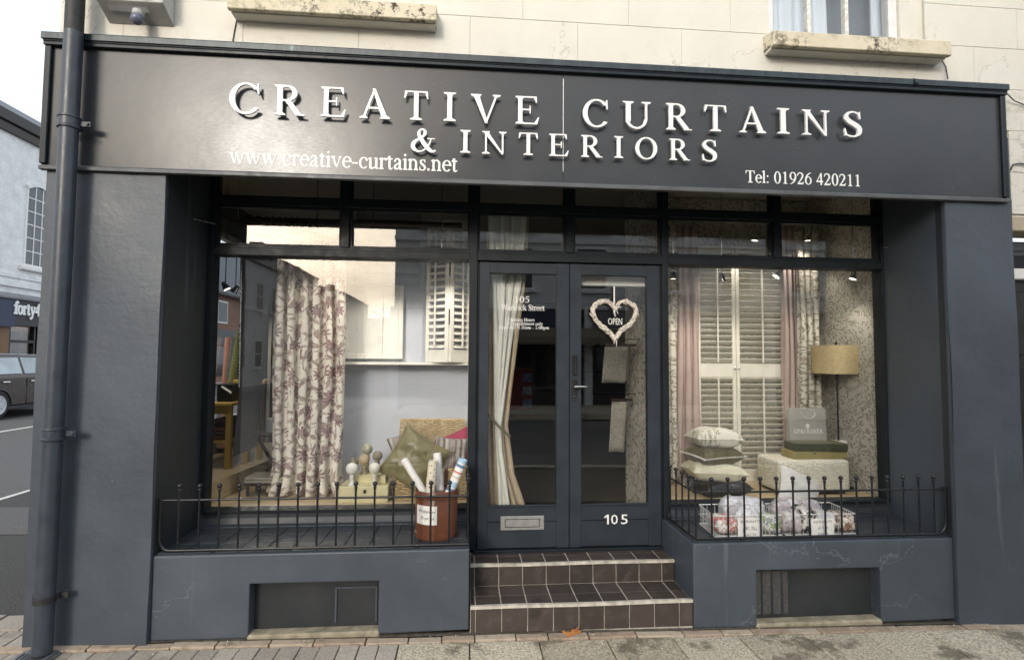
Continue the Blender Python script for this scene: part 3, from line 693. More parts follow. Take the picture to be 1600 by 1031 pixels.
for bi, (a, b, m) in enumerate(bays):
    part('transom', MB().box(a-.003, b+.003, .500, .616, zbar, ztb-.022).box(a-.003, b+.003, .520, .600, ztb-.022, ztb), 'frame', jo, bev=.003)
    part('head_bar', B(a-.003, b+.003, .505, .613, ztl, ztl+.055), 'frame', jo, bev=.003)
    part('top_rail', B(a-.003, b+.003, .506, .614, 2.99, 3.05), 'frame', jo)
    part('mullion', B(m-.030, m+.030, .511, .609, ztb-.004, 2.995), 'frame', jo, bev=.004)
    for (u, v) in ((a, m-.030), (m+.030, b)):
        for (z0, z1) in ((ztb, ztl), (ztl+.055, 2.99)):
            part('top_light_pane', B(u-.002, v+.002, GW-.003, GW+.003, z0-.004, z1+.004), 'glass', jo)
            bd = MB(); t_ = .014
            bd.box(u, u+t_, .535, .566, z0+.001, z1-.001).box(v-t_, v, .535, .566, z0+.001, z1-.001).box(u+t_, v-t_, .536, .5655, z0+.0005, z0+t_).box(u+t_, v-t_, .536, .5655, z1-t_, z1-.0005)
            part('glazing_bead', bd, 'frame', jo)
    if bi != 1:
        part('shop_window_pane', B(a-.002, b+.002, GW-.003, GW+.003, .560, zbar+.004), 'glass', jo)
        part('window_cill', B(a-.003, b+.003, .496, .62, .5485, .566), 'frame', jo, bev=.003)
# ---- the two doors
dz0 = .272; dz1 = zbar-.006; dm = X(888.5, 600)
gx = [(aty(763, 600, .55).x, aty(868.5, 600, .55).x), (aty(907, 600, .55).x, aty(1010, 600, .55).x)]
gz0, gz1 = aty(815, 789, .55).z, aty(815, 428.5, .55).z
doors = []
for i, (d0, d1) in enumerate(((.052, dm-.002), (dm+.002, 1.357))):
    g0, g1 = gx[i]
    D = part('door', MB().box(d0, g0, .520, .575, dz0, dz1).box(g1, d1, .520, .575, dz0, dz1), 'door', jo, bev=.003, label='glazed left door leaf with metal letter plate' if i == 0 else 'glazed right door leaf with lever handle and number 105'); doors.append(D)
    part('top_rail', B(g0-.003, g1+.003, .523, .573, gz1, dz1-.001), 'door', D, bev=.003)
    part('bottom_rail', B(g0-.003, g1+.003, .523, .573, gz0-.105, gz0), 'door', D, bev=.003)
    part('kick_board', B(g0-.003, g1+.003, .526, .571, dz0+.002, gz0-.109), 'door', D, bev=.004)
    part('glass_stop', MB().box(g0, g1, .512, .5235, gz0-.001, gz0+.012), 'door', D, bev=.003)
    part('pane', B(g0-.004, g1+.004, GW-.026, GW-.021, gz0-.004, gz1+.004), 'glass', D)
for (u, v) in ((.036, .050), (1.359, 1.373)): part('door_jamb', B(u, v, .530, .600, .272, zbar-.001), 'frame', jo)
part('threshold', B(.03, 1.38, .50, .62, .235, .268), 'frame', jo, bev=.004)
# letter plate, lock, handle, number
a = aty(782, 828, .522); b = aty(850, 805, .522)
lp = part('letter_plate', B(a.x, b.x, .5155, .5265, a.z, b.z), simple('aluminium_plate', (.30, .30, .29), .5, .35, var=.15, vs=25), doors[0], bev=.003, seg=2)
part('letter_gap', B(a.x+.030, b.x-.030, .5148, .516, a.z+.019, b.z-.019), 'black', lp)
part('letter_flap', B(a.x+.034, b.x-.034, .5122, .5152, a.z+.023, b.z-.023), bpy.data.materials['aluminium_plate'], lp, bev=.0015)
a = aty(894.5, 586, .52); b = aty(901, 555, .52); part('key_pad', B(a.x, b.x, .503, .5195, a.z, b.z), 'black', doors[1], bev=.003)
a = aty(893.5, 627, .52); b = aty(902, 593, .52); part('handle_plate', B(a.x, b.x, .5145, .5195, a.z, b.z), 'black', doors[1], bev=.001)
c = aty(897.5, 604, .50); e = aty(917, 603.5, .47)
part('door_handle', MB().tube([(c.x, .515, c.z), (c.x, .474, c.z)], .0075, 10).tube([(c.x-.004, .472, c.z), (c.x+.03, .470, c.z+.002), (e.x, .472, c.z+.001)], [.010, .0085, .006], 10), 'chrome', doors[1], smooth=50)
sc = MB()
for yy in (595, 625):
    for xx in (895.5, 900.3):
        q = aty(xx, yy, .514); sc.lathe([(.0035, -.0015), (.0025, -.003)], (q.x, .5145, q.z), 8, 'y')
q = aty(897.5, 619, .514); sc.lathe([(.006, 0), (.006, -.0025)], (q.x, .5143, q.z), 12, 'y'); part('handle_screws', sc, 'chrome', doors[1])
for k_, (p0, p1) in enumerate(((944, 951), (954.5, 965), (970, 980.5))):
    ch = '105'[k_]; mb = builtin_text(ch, 1, .08) if ch != '1' else MB().prism([(.42, 0), (.42, .70), (.30, .70), (.05, .56), (.05, .44), (.27, .54), (.27, 0)], 1, -.1, .1); z = aty(962, 818, .525).z; hh = aty(962, 803, .525).z-z
    q0 = aty(p0, 818, .525); q1 = aty(p1, 818, .525)
    part('number', fit_text(mb, (q0.x, .5215, z), (q1.x, .5215, z), hh/.70, .004), 'letter', doors[1])
# flat soffit of the recess and back of the fascia box
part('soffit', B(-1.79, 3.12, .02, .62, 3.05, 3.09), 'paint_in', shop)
# ------------------------------------------------------------------ entrance steps
stp = thing('entrance_steps', (.68, .28, gz(.68)), 'two brown quarry tiled steps with pale nosings up to the double door', 'steps')
sx0, sx1 = .003, 1.362; s1, s2 = .120, .254; gs = gz(.68)-.01
part('step_core', MB().box(sx0, sx1, .012, .60, gs-.03, s1-.009).box(sx0+.0005, sx1-.0005, .306, .60, s1-.009, s2-.009), 'grout', stp)
tw = .1555; n0 = 8; off = -.045
def tiles_row(x0, x1, z0, z1, y, plane):
    xs = [x0]; x = x0+.03
    while x < x1-.012:
        if x > x0+.02: xs.append(x)
        x += tw
    xs.append(x1)
    for i in range(len(xs)-1):
        u, v = xs[i]+.0034, xs[i+1]-.0034
        if v-u < .008: continue
        if plane == 'r': mb = B(u, v, y-.009, y+.004, z0+.003, z1-.003)
        else: mb = B(u, v, z0+.003, z1-.003, y-.004, y+.0)
        part('riser_tile' if plane == 'r' else 'tread_tile', mb, 'tile', stp, bev=.0018)
tiles_row(sx0, sx1, gs+.018, s1-.016, .0115, 'r'); tiles_row(sx0, sx1, .020, .152, s1-.0062+.001, 't'); tiles_row(sx0, sx1, .152, .303, s1-.0062+.001, 't')
tiles_row(sx0, sx1, s1-.005, s2-.016, .3055, 'r'); tiles_row(sx0, sx1, .314, .446, s2-.0062+.001, 't'); tiles_row(sx0, sx1, .446, .512, s2-.0062+.001, 't')
for (y, z) in ((-.002, s1), (.292, s2)):
    mb = MB(); mb.grid(lambda u, v: (sx0+.001+(sx1-sx0-.002)*u, y+(.0, 0, .022, .022)[round(v*3)], z+(-.016, .0015, .0015, -.016)[round(v*3)]+.0015*math.sin(9*u+y*7)), 16, 3)
    part('nosing', mb, 'nosing', stp)
# ------------------------------------------------------------------ fascia sign with letters
SY = -.055
sgn = thing('shop_sign', (.5, SY, 2.6), 'long dark grey fascia sign with raised white letters CREATIVE CURTAINS & INTERIORS', 'sign')
fx0, fx1 = aty(64.5, 160, SY).x, aty(1575, 225, SY).x; fz0, fz1 = (aty(60, 264, SY).z+aty(1577, 315.5, SY).z)/2, (aty(69, 54.4, SY).z+aty(1572, 136, SY).z)/2
part('fascia_box', B(fx0+.012, fx1-.012, SY+.035, .012, fz0+.014, fz1-.075), 'trim', sgn)
seamx = aty(881, 200, SY).x
for (a, b) in ((fx0+.035, seamx-.0012), (seamx+.0012, fx1-.035)):
    part('sign_panel', B(a, b, SY+.022, SY+.034, fz0+.030, fz1-.060), 'sign', sgn)
part('panel_seam', B(seamx-.0022, seamx+.0022, SY+.0205, SY+.030, fz0+.10, fz1-.09), 'steel', sgn)
part('bottom_trim', MB().prism([(SY, fz0), (SY, fz0+.020), (SY+.022, fz0+.034), (SY+.036, fz0+.034), (SY+.036, fz0)], 0, fx0, fx1), frame_paint('sign_edge_trim', (.10, .105, .11), .35), sgn, bev=.002)
for a in (fx0, fx1-.036): part('side_trim', B(a, a+.036, SY+.001, .011, fz0+.0345, fz1-.0605), 'trim', sgn, bev=.004)
part('cornice', MB().prism([(SY-.006, fz1-.058), (SY-.006, fz1-.040), (SY-.010, fz1-.036), (SY-.010, fz1-.030), (.011, fz1-.030), (.011, fz1-.0595), (SY+.02, fz1-.0595)], 0, fx0-.004, fx1+.004), 'trim', sgn, bev=.002)
part('lead_capping', MB().prism([(SY-.018, fz1-.030), (SY-.018, fz1+.008), (SY-.014, fz1+.012), (.010, fz1+.045), (.010, fz1-.029), (SY-.012, fz1-.029)], 0, fx0-.012, fx1+.012), 'lead', sgn, bev=.003)
part('lead_joint', MB().prism([(SY-.021, fz1-.032), (SY-.021, fz1+.010), (SY-.015, fz1+.014), (.009, fz1+.049), (.009, fz1+.040), (SY-.03, fz1-.02)], 0, 2.86, 2.885), 'lead', sgn)
LY = SY-.004
def big(ch, x0, x1, y0, y1):
    """one raised letter between two photo columns, baseline / cap line in photo rows"""
    mb, w = text_mb(ch, .003, 60)
    a = aty(x0, y1, LY); b = aty(x1, y1, LY); h = aty((x0+x1)/2, y0, LY).z-aty((x0+x1)/2, y1, LY).z
    part('letter', fit_text(mb, (a.x, LY, a.z), (b.x, LY, a.z), h*.97, .014), 'letter', sgn)
row1 = [('C',359,405.5),('R',429,477),('E',502,541),('A',562,610),('T',631.5,669),('I',693,712),('V',735.5,782),('E',805,842),('C',910,949),('U',972.5,1016),('R',1040,1080),('T',1099.5,1134),('A',1154,1195.5),('I',1213,1232),('N',1252,1295),('S',1317,1345)]
for ch, a, b in row1:
    m = (a+b)/2; big(ch, a, b, 129.5+(m-382)*(174.5-129.5)/(1331-382), 178+(m-382)*(214-178)/(1331-382))
row2 = [('&',642,681),('I',719,735),('N',753,791),('T',810,840),('E',857.5,888),('R',907.5,941),('I',959,973),('O',992,1026),('R',1045,1077),('S',1096,1119)]
for ch, a, b in row2:
    m = (a+b)/2; big(ch, a, b, 201+(m-661)*(219-201)/(1107-661), 237.5+(m-661)*(252.5-237.5)/(1107-661))
def vinyl(txt, x0, x1, yb0, yb1, ycap, Y, parent, bold=.010, name='lettering', res=44, mat='vinyl', thick=.0008, track=0.):
    mb, w = text_mb(txt, bold, res, track); a = aty(x0, yb0, Y); b = aty(x1, yb1, Y); h = aty(x0, ycap, Y).z-a.z
    z = (a.z+b.z)/2
    return part(name, fit_text(mb, (a.x, Y, z), (b.x, Y, z), h, thick), mat, parent)
vinyl('www.creative-curtains.net', 357, 715, 257, 267, 231.5, SY+.0212, sgn)
vinyl('Tel: 01926 420211', 1165, 1343.5, 285.5, 291, 267, SY+.0212, sgn)

# ------------------------------------------------------------------ railings
def railing(x0, x1, name, label, pxs, ret_x, ret_y, end_left):
    T = thing(name, ((x0+x1)/2, .03, .455), label, 'railing', 'iron railings on the window ledges')
    y = .030; zb, zt = .474, .758; rr = .055
    # flat bottom rail curving up at the pillar end, top rail, both returning beside the steps
    if end_left: path = [(x0, y, zt)]+[(x0+rr-rr*math.cos(t*math.pi/2/6)*1., y, zb+rr*1.4-rr*1.4*math.sin(t*math.pi/2/6)) for t in range(7)]+[(x1, y, zb), (x1, ret_y, zb)]
    else: path = [(x0, ret_y, zb), (x0, y, zb), (x1-rr, y, zb)]+[(x1-rr+rr*math.sin(t*math.pi/2/6), y, zb+rr*1.4-rr*1.4*math.cos(t*math.pi/2/6)) for t in range(1, 7)]+[(x1, y, zt)]
    part('bottom_rail', MB().tube(path, .0085, 8), 'iron', T, smooth=50)
    tp = [(x0, y, zt), (x1, y, zt), (x1, ret_y, zt)] if end_left else [(x0, ret_y, zt), (x0, y, zt), (x1, y, zt)]
    part('top_rail', MB().tube(tp, .0068, 8), 'iron', T, smooth=50)
    bal = mesh_of('baluster', MB().tube([(0, 0, .476), (0, 0, .828)], .0062, 8).lathe([(.0085, .752), (.0085, .764)], n=10), 'iron', smooth=50)
    fin = mesh_of('finial', MB().lathe([(.0075, .800), (.0075, .812), (.011, .815), (.011, .819), (.0065, .823)]+[(.0145*math.sin(t*math.pi/8), .838-.0145*math.cos(t*math.pi/8)) for t in range(1, 8)]+[(.0001, .8525)], n=14), 'iron', smooth=60)
    spots = [(aty(p, 800, y).x, y) for p in pxs]
    rx = ret_x
    spots += [(rx, y+.105*k) for k in range(1, 5)]
    for (bx, by) in spots:
        b = inst('baluster', bal, (bx, by, 0), T); b.location = Vector((bx, by, 0))-ORG[T]; ORG[b] = Vector((bx, by, 0))
        f = inst('finial', fin, (bx, by, 0), b); f.location = (0, 0, 0)
    part('foot', MB().lathe([(.013, .4635), (.013, .476)], (x0+.3, y, 0), 10), 'iron', T); part('foot', MB().lathe([(.013, .4635), (.013, .476)], (x1-.3, y, 0), 10), 'iron', T)
    part('wall_fixing', B(x0-.003 if end_left else x1-.012, x0+.012 if end_left else x1+.003, y-.012, y+.012, zt-.014, zt+.014), 'iron', T, bev=.003)
L1 = [279.5, 311, 342, 373, 404, 434.5, 465, 495.6, 525.6, 555.3, 585, 614.5, 644, 673, 702]
R1 = [1087, 1112, 1137.6, 1163, 1188.6, 1213.8, 1239.6, 1264.8, 1289.4, 1314.9, 1339, 1363.5, 1387.8, 1412.4, 1436.4, 1460]
railing(-1.775, -.018, 'railing', 'black ball topped railing on left ledge around the brown bin', L1, -.018, .47, True)
railing(aty(1087, 800, .03).x, 3.072, 'railing', 'black ball topped railing on right ledge around the wire baskets', R1, aty(1087, 800, .03).x, .47, False)

# ------------------------------------------------------------------ rain pipe on the left pillar
pp = thing('drainpipe', (-2.27, -.09, gz(-2.27)), 'dark painted cast iron drainpipe running up the left pillar', 'drainpipe')
def px_pipe(py): return aty(109-.029*py, py, -.2).x
PY0 = -.122
r0 = .046
xt, xb = aty(113, 60, PY0).x, aty(79, 800, PY0).x
xp = (xt+xb)/2
def seg(z0, z1, r=r0): return MB().tube([(xp, PY0, z0), (xp, PY0, (z0+z1)/2), (xp, PY0, z1)], r, 24)
zj1 = aty(105, 185, PY0-.06).z; zj2 = aty(84, 680, PY0-.06).z; zj3 = aty(70, 943, PY0-.06).z; zold = aty(110, 42, PY0-.06).z
part('pipe', seg(zold, 6.0, r0-.0005), 'pipe_old', pp, smooth=60)
part('pipe', seg(gz(-2.27)+.02, zold), 'pipe', pp, smooth=60)
for zj in (zj1, zj2):
    part('collar', MB().lathe([(r0, -.038), (r0+.009, -.034), (r0+.010, -.024), (r0+.005, -.020), (r0+.005, .020), (r0+.010, .024), (r0+.009, .034), (r0, .038)], (xp, PY0, zj), 26), 'pipe', pp, smooth=50)
    part('bracket', MB().box(xp+.040, xp+.105, PY0+.01, PY0+.028, zj-.015, zj+.015).lathe([(.010, 0), (.010, -.008), (.006, -.010)], (xp+.090, PY0+.010, zj), 10, 'y').tube([(xp+.01, PY0+.03, zj), (xp+.01, -.02, zj)], .010, 8), 'pipe', pp, bev=.002)
part('strap', MB().lathe([(r0, -.016), (r0+.007, -.014), (r0+.007, .014), (r0, .016)], (xp, PY0, zj3), 26).box(xp+.04, xp+.09, PY0+.04, PY0+.055, zj3-.012, zj3+.018).box(xp-.09, xp-.04, PY0+.04, PY0+.055, zj3-.02, zj3+.012), 'pipe_old', pp)
# ------------------------------------------------------------------ alarm box
q0 = aty(160, 30, -.05); q1 = aty(275, 40, -.02)
al = thing('alarm_box', (-1.98, -.05, 3.53), 'grey plastic intruder alarm box with strobe lens on the cream wall', 'alarm box')
ax0, ax1, az = -2.155, -1.79, 3.535
M['alarm'] = simple('grey_alarm_plastic', (.42, .42, .41), .5, var=.12, vs=15); M['alarm_face'] = simple('alarm_face', (.60, .60, .62), .45, var=.1)
part('housing', MB().prism([(-.001, az), (-.001, az+.42), (-.13, az+.42), (-.13, az+.065)], 0, ax0, ax1), 'alarm', al, bev=.008, seg=2)
part('front_label', B(ax0+.03, ax1-.06, -.1335, -.1295, az+.075, az+.40), 'alarm_face', al)
for i in range(5): part('vent_slot', B(ax1-.0015, ax1+.001, -.10+.0, -.04, az+.15+i*.03, az+.16+i*.03), 'black', al)
cx_, cz_ = aty(214, 32, -.10).x, aty(214, 30, -.10).z
part('strobe_lens', MB().lathe([(.034*math.sin(t*math.pi/10), -.034*math.cos(t*math.pi/10)) for t in range(0, 11)], (cx_, -.10, cz_), 18), simple('strobe_lens_blue', (.13, .14, .20), .15, var=.2), al, smooth=180)
part('lens_collar', MB().lathe([(.028, 0), (.032, .012), (.030, .03)], (cx_, -.092, cz_+.022), 16), 'alarm', al)
part('embossed_panel', MB().prism([(-.075, az+.034), (-.105, az+.049), (-.108, az+.047), (-.078, az+.032)], 0, ax0+.05, ax1-.10), 'alarm_face', al)
# cables across the wall
def cable(name, pts, r, label):
    tag(part(name, MB().tube(pts, r, 6), 'black', smooth=60), label, 'cable')
a, b, c = aty(1470, 92, -.01), aty(1478, 105, -.01), aty(1481, 124, -.03)
cable('cable', [a, b, c], .004, 'thin black cable dropping from the right stone sill to the sign top')
a, b, c, d = aty(1573, 146, -.05), aty(1585, 158, -.02), aty(1600, 164, -.012), aty(1650, 172, -.012)
cable('cable', [a, b, c, d], .004, 'thin cable leaving the upper right corner of the sign')
a = [aty(1579, 266, -.012), aty(1583, 257, -.012), aty(1592, 256, -.012), aty(1650, 259, -.012)]
cable('cable', a, .005, 'cable curving out beside the lower right end of the sign')
c1 = [aty(362, 8, -.006), aty(370, 30, -.006), aty(366, 50, -.006), aty(363, 68, -.006)]
cable('cable', c1, .003, 'thin cable running down the cream wall below the left stone sill')
# ------------------------------------------------------------------ door of the house next door
nb = thing('neighbour_doorway', (4.2, .1, gz(4.2)), 'dark panelled front door with white transom in the next doorway right', 'door')
M['white'] = simple('white_gloss', (.74, .73, .70), .4, var=.08, vs=14)
M['ndoor'] = simple('dark_brown_door', (.020, .018, .016), .35, var=.2, vs=9)
zt_ = aty(1590, 362, .0).z
part('stone_lintel', B(3.5735, 6.4, -.004, .2, 2.46, 2.558), simple('tan_lintel', (.40, .34, .25), .85, var=.15), nb, bev=.006)
part('jamb', B(4.75, 6.4, -.002, .3, gz(5)-.02, 2.46), 'stucco', nb, bev=.006)
part('fanlight', B(3.575, 4.75, .16, .17, 2.13, 2.46), 'glass', nb); part('dark_hall', B(3.575, 4.75, .30, .34, -.1, 2.46), 'ndoor', nb)
za, zb_ = aty(1590, 437, .10).z, aty(1590, 420, .10).z
part('transom_bar', B(3.575, 4.75, .085, .2, za, zb_), 'white', nb, bev=.006)
dl = part('door_leaf', B(3.60, 4.70, .13, .175, gz(4)+.10, za), 'ndoor', nb)
for j, (z0, z1) in enumerate(((.30, .85), (1.0, 1.55), (1.63, za-.08))):
    for (u, v) in ((3.70, 4.09), (4.21, 4.60)): part('door_panel', B(u, v, .120, .131, z0, z1), 'ndoor', dl, bev=.008)
for zz in (1.06, 1.50): part('door_knob', MB().lathe([(.012, 0), (.012, -.02), (.024, -.03), (.024, -.045), (.0001, -.055)], (3.655, .13, zz), 14, 'y'), 'chrome', dl, smooth=60)
part('door_step', B(3.575, 4.75, -.02, .3, gz(4.2)-.06, gz(4.2)+.10), 'slab', nb, bev=.01)
# ------------------------------------------------------------------ drain grate and fallen leaf
g = thing('drain_grate', (-2.36, -.27, gz(-2.36)), 'square cast iron drain grate in pavers below the drainpipe', 'drain grate')
M['grate'] = simple('cast_iron_grate', (.20, .21, .22), .5, .5, var=.25, vs=30)
_g = atz(18, 1027, gz(-2.36)); _h = atz(95, 1016, gz(-2.36)); gx0, gx1, gy0, gy1 = _g.x+.02, _h.x-.01, _g.y-.12, _h.y; gz_ = gz(-2.36)+.004
part('frame', MB().box(gx0, gx1, gy0, gy0+.02, gz_-.03, gz_+.002).box(gx0, gx1, gy1-.02, gy1, gz_-.03, gz_+.002).box(gx0, gx0+.02, gy0+.02, gy1-.02, gz_-.03, gz_+.0015).box(gx1-.02, gx1, gy0+.02, gy1-.02, gz_-.03, gz_+.0015), 'grate', g, bev=.002)
for i in range(9):
    u = gx0+.03+i*.02; part('bar', MB().prism([(u, gy0+.02), (u+.009, gy0+.02), (u+.012, gy1-.02), (u+.003, gy1-.02)], 2, gz_-.02, gz_+.001), 'grate', g)
part('pit', B(gx0, gx1, gy0, gy1, gz_-.05, gz_-.028), 'joint', g)
lf = NT('dry_leaf', .75, 0, .2); pz = lf.pos(); lf.col(lf.mix(lf.rng(lf.noise(pz, 30, 5), .35, .7), (.40, .15, .045), (.52, .26, .10))); M['leaf'] = lf.m
c = atz(893, 997, gz(.55)); mb = MB(); lr = random.Random(4)
out = [(-1.0, -.10), (-.72, .30), (-.60, .18), (-.42, .78), (-.20, .50), (.05, 1.0), (.22, .55), (.55, .82), (.58, .40), (1.0, .45), (.80, .10), (.95, -.25), (.52, -.30), (.35, -.62), (.05, -.34), (-.35, -.58), (-.45, -.28)]
def lp3(x, y): return (c.x+x*.058, c.y-.004-y*.012+.02*x*x*.3, gz(.55)+.006+(y+.62)*.034+.008*math.sin(x*5)+.010*abs(x))
n_ = len(out); mb.add([lp3(0, .05)]+[lp3(x*.55, y*.55+.04*(-1)**k) for k, (x, y) in enumerate(out)]+[lp3(*p_) for p_ in out], [(0, 1+k, 1+(k+1) % n_) for k in range(n_)]+[(1+k, 1+n_+k, 1+n_+(k+1) % n_, 1+(k+1) % n_) for k in range(n_)])
mb.tube([lp3(-.1, .0), lp3(.55, .9), lp3(.75, 1.25)], .0022, 5)
le = part('fallen_leaf', mb, 'leaf'); tag(le, 'crumpled orange dry leaf on the pavement below the steps', 'leaf')
le.modifiers.new('s', 'SOLIDIFY').thickness = .0012
# ------------------------------------------------------------------ textile and paper materials
def vsub(t, a, b):
    x = t.n('ShaderNodeVectorMath', operation='SUBTRACT'); t.l(a, x.inputs[0]); t.l(b, x.inputs[1]); return x.outputs[0]
def motif(t, vec, scale, kind, size=.5, wid=.16, gate=.0, petals=6, seed=0.):
    """leaf or flower masks, one in each cell, turned at random; vec in metres"""
    m = t.n('ShaderNodeMapping'); m.inputs['Scale'].default_value = (scale, scale, scale); m.inputs['Location'].default_value = (seed, seed*1.7, 0); t.l(vec, m.inputs[0])
    v = t.n('ShaderNodeTexVoronoi', voronoi_dimensions='2D'); v.inputs['Scale'].default_value = 1; v.inputs['Randomness'].default_value = .85; t.l(m.outputs[0], v.inputs['Vector'])
    s = t.n('ShaderNodeSeparateXYZ'); t.l(vsub(t, m.outputs[0], v.outputs['Position']), s.inputs[0])
    c = t.n('ShaderNodeSeparateColor'); t.l(v.outputs['Color'], c.inputs[0])
    a = t.math('MULTIPLY', c.outputs[0], 6.283); ca, sa = t.math('COSINE', a), t.math('SINE', a)
    xr = t.math('ADD', t.math('MULTIPLY', s.outputs[0], ca), t.math('MULTIPLY', s.outputs[1], sa)); yr = t.math('SUBTRACT', t.math('MULTIPLY', s.outputs[1], ca), t.math('MULTIPLY', s.outputs[0], sa))
    g = t.math('GREATER_THAN', c.outputs[1], gate)
    if kind == 'leaf':
        q = t.math('DIVIDE', xr, size); e = t.math('SUBTRACT', t.math('MULTIPLY', t.math('SUBTRACT', 1.0, t.math('MULTIPLY', q, q)), wid), t.math('ABSOLUTE', yr))
        return t.math('MULTIPLY', t.rng(e, 0, .03), g), c.outputs[2]
    r = t.math('SQRT', t.math('ADD', t.math('MULTIPLY', xr, xr), t.math('MULTIPLY', yr, yr))); th = t.math('ARCTAN2', yr, xr)
    pe = t.math('ABSOLUTE', t.math('COSINE', t.math('MULTIPLY', th, petals/2))); rad = t.math('MULTIPLY', t.math('ADD', t.math('MULTIPLY', pe, .55), .45), size)
    e = t.rng(t.math('SUBTRACT', rad, r), 0, .03); fan = t.math('GREATER_THAN', t.math('SINE', t.math('MULTIPLY', th, petals*2.)), -.62)
    return t.math('MULTIPLY', t.math('MULTIPLY', e, fan), g), c.outputs[2]
def floral(name, base, vine, layers, vs=6., vw=.035, rough=.9, src='uv', rot=(0, 0, 0), base2=None, gloss=.2, weave=True):
    t = NT(name, rough, 0, gloss)
    if src == 'uv': p = t.pos(src='uv')
    else: p = t.pos((1, 1, 1), rot)
    wob = t.n('ShaderNodeTexNoise'); wob.inputs['Scale'].default_value = vs*.7; wob.inputs['Detail'].default_value = 3; t.l(p, wob.inputs[0])
    off = t.n('ShaderNodeVectorMath', operation='SCALE'); t.l(wob.outputs['Color'], off.inputs[0]); off.inputs['Scale'].default_value = 1.15/vs
    pv = t.n('ShaderNodeVectorMath', operation='ADD'); t.l(p, pv.inputs[0]); t.l(off.outputs[0], pv.inputs[1]); pv = pv.outputs[0]
    col = t.mix(t.rng(t.noise(p, 3, 4), .3, .7), base, base2 or tuple(x*.9 for x in base))
    v = t.n('ShaderNodeTexVoronoi', feature='DISTANCE_TO_EDGE', voronoi_dimensions='2D'); v.inputs['Scale'].default_value = vs; t.l(pv, v.inputs['Vector'])
    ln = t.math('MULTIPLY', t.rng(v.outputs['Distance'], vw*.6, vw, 1, 0), t.rng(t.noise(p, vs*.6, 2), .40, .50))
    col = t.mix(ln, col, vine)
    for (kind, sc, size, wid, gate, c1, c2, seed, pet) in layers:
        mk, rn = motif(t, pv if kind == 'leaf' else p, sc, kind, size, wid, gate, pet, seed)
        col = t.mix(mk, col, t.mix(rn, c1, c2))
    t.col(col)
    if weave: t.bump(t.noise(p, 260, 2), .12, .002)
    return t.m
M['floral_curtain'] = floral('plum_floral_linen', (.74, .70, .62), (.31, .26, .23), [
    ('leaf', 11, .48, .15, .05, (.40, .33, .28), (.28, .20, .20), 3.1, 6), ('leaf', 17, .44, .14, .15, (.34, .26, .24), (.42, .36, .32), 9.4, 6),
    ('flower', 6.2, .34, 0, .25, (.13, .04, .055), (.21, .11, .14), 5.2, 9), ('flower', 10, .25, 0, .6, (.26, .14, .15), (.33, .22, .23), 1.3, 7)], 4.6, .022)
pale = ((.54, .52, .45), (.47, .455, .39))
lay = [('leaf', 20, .48, .17, .08, (.24, .235, .18), (.36, .34, .28), 2.2, 6), ('leaf', 29, .46, .18, .22, (.30, .285, .23), (.22, .21, .165), 7.7, 6),
       ('flower', 9, .26, 0, .45, (.36, .28, .24), (.28, .26, .20), 4.2, 6)]
M['floral_paper'] = floral('grey_green_floral_paper', pale[0], (.24, .215, .165), lay, 3.2, .011, .85, 'world', (R(90), 0, 0), pale[1], weave=False)
M['floral_paper_side'] = floral('grey_green_floral_paper_side', pale[0], (.24, .215, .165), lay, 3.2, .011, .85, 'world', (0, R(90), 0), pale[1], weave=False)
M['floral_door'] = floral('pink_green_floral_paper', (.66, .63, .53), (.30, .27, .20), [('leaf', 16, .46, .18, .12, (.24, .245, .16), (.33, .31, .21), 2.2, 6), ('flower', 8, .36, 0, .30, (.52, .36, .31), (.55, .42, .36), 4.2, 6)], 3.4, .018, .85, 'world', (0, R(90), 0), weave=False)
M['floral_drape'] = floral('grey_green_floral_cloth', (.62, .59, .51), (.30, .27, .22), lay, 3.4, .011)
M['floral_cushion'] = floral('pale_floral_cushion_cloth', (.68, .66, .58), (.36, .35, .28), [('leaf', 26, .46, .17, .2, (.30, .30, .21), (.44, .41, .33), 2.2, 6), ('flower', 14, .3, 0, .5, (.40, .36, .30), (.34, .33, .24), 6.2, 6)], 8, .02)
def cloth(name, c, c2=None, rough=.9, stripes=None, sheen=.0, bumpsc=220, src='uv', gloss=.15):
    t = NT(name, rough, 0, gloss); p = t.pos(src=src)
    col = t.mix(t.rng(t.noise(p, 14, 4), .3, .7), c, c2 or tuple(x*.82 for x in c))
    if stripes:
        axis, per, tab = stripes
        s = t.n('ShaderNodeSeparateXYZ'); t.l(p, s.inputs[0]); f = t.math('FRACT', t.math('DIVIDE', s.outputs[axis], per))
        for (a, b, cc) in tab:
            col = t.mix(t.math('MULTIPLY', t.math('GREATER_THAN', f, a), t.math('LESS_THAN', f, b)), col, cc)
    t.col(col); t.bump(t.noise(p, bumpsc, 3), .2, .002)
    if sheen: t.b.inputs['Sheen Weight'].default_value = sheen
    return t.m
M['gold'] = cloth('gold_velvet', (.42, .33, .22), (.50, .405, .28), .7, sheen=.4); M['lining'] = cloth('cream_green_lining', (.70, .71, .63), (.75, .75, .68), .8)
M['pinkcloth'] = cloth('salmon_linen', (.42, .33, .30), (.47, .375, .345)); M['silk'] = cloth('olive_green_silk', (.145, .125, .050), (.21, .185, .085), .36, gloss=.5)
M['stripe'] = cloth('striped_cushion_cloth', (.38, .35, .31), None, .9, (0, .13, [(.05, .16, (.12, .10, .10)), (.24, .30, (.55, .52, .48)), (.38, .52, (.24, .23, .24)), (.60, .64, (.30, .10, .13)), (.72, .86, (.18, .16, .16))]))
M['magenta'] = cloth('magenta_cloth', (.36, .06, .11)); M['creamcloth'] = cloth('cream_ribbed_cloth', (.72, .69, .54), None, .85, (1, .022, [(.0, .35, (.63, .60, .46))]))
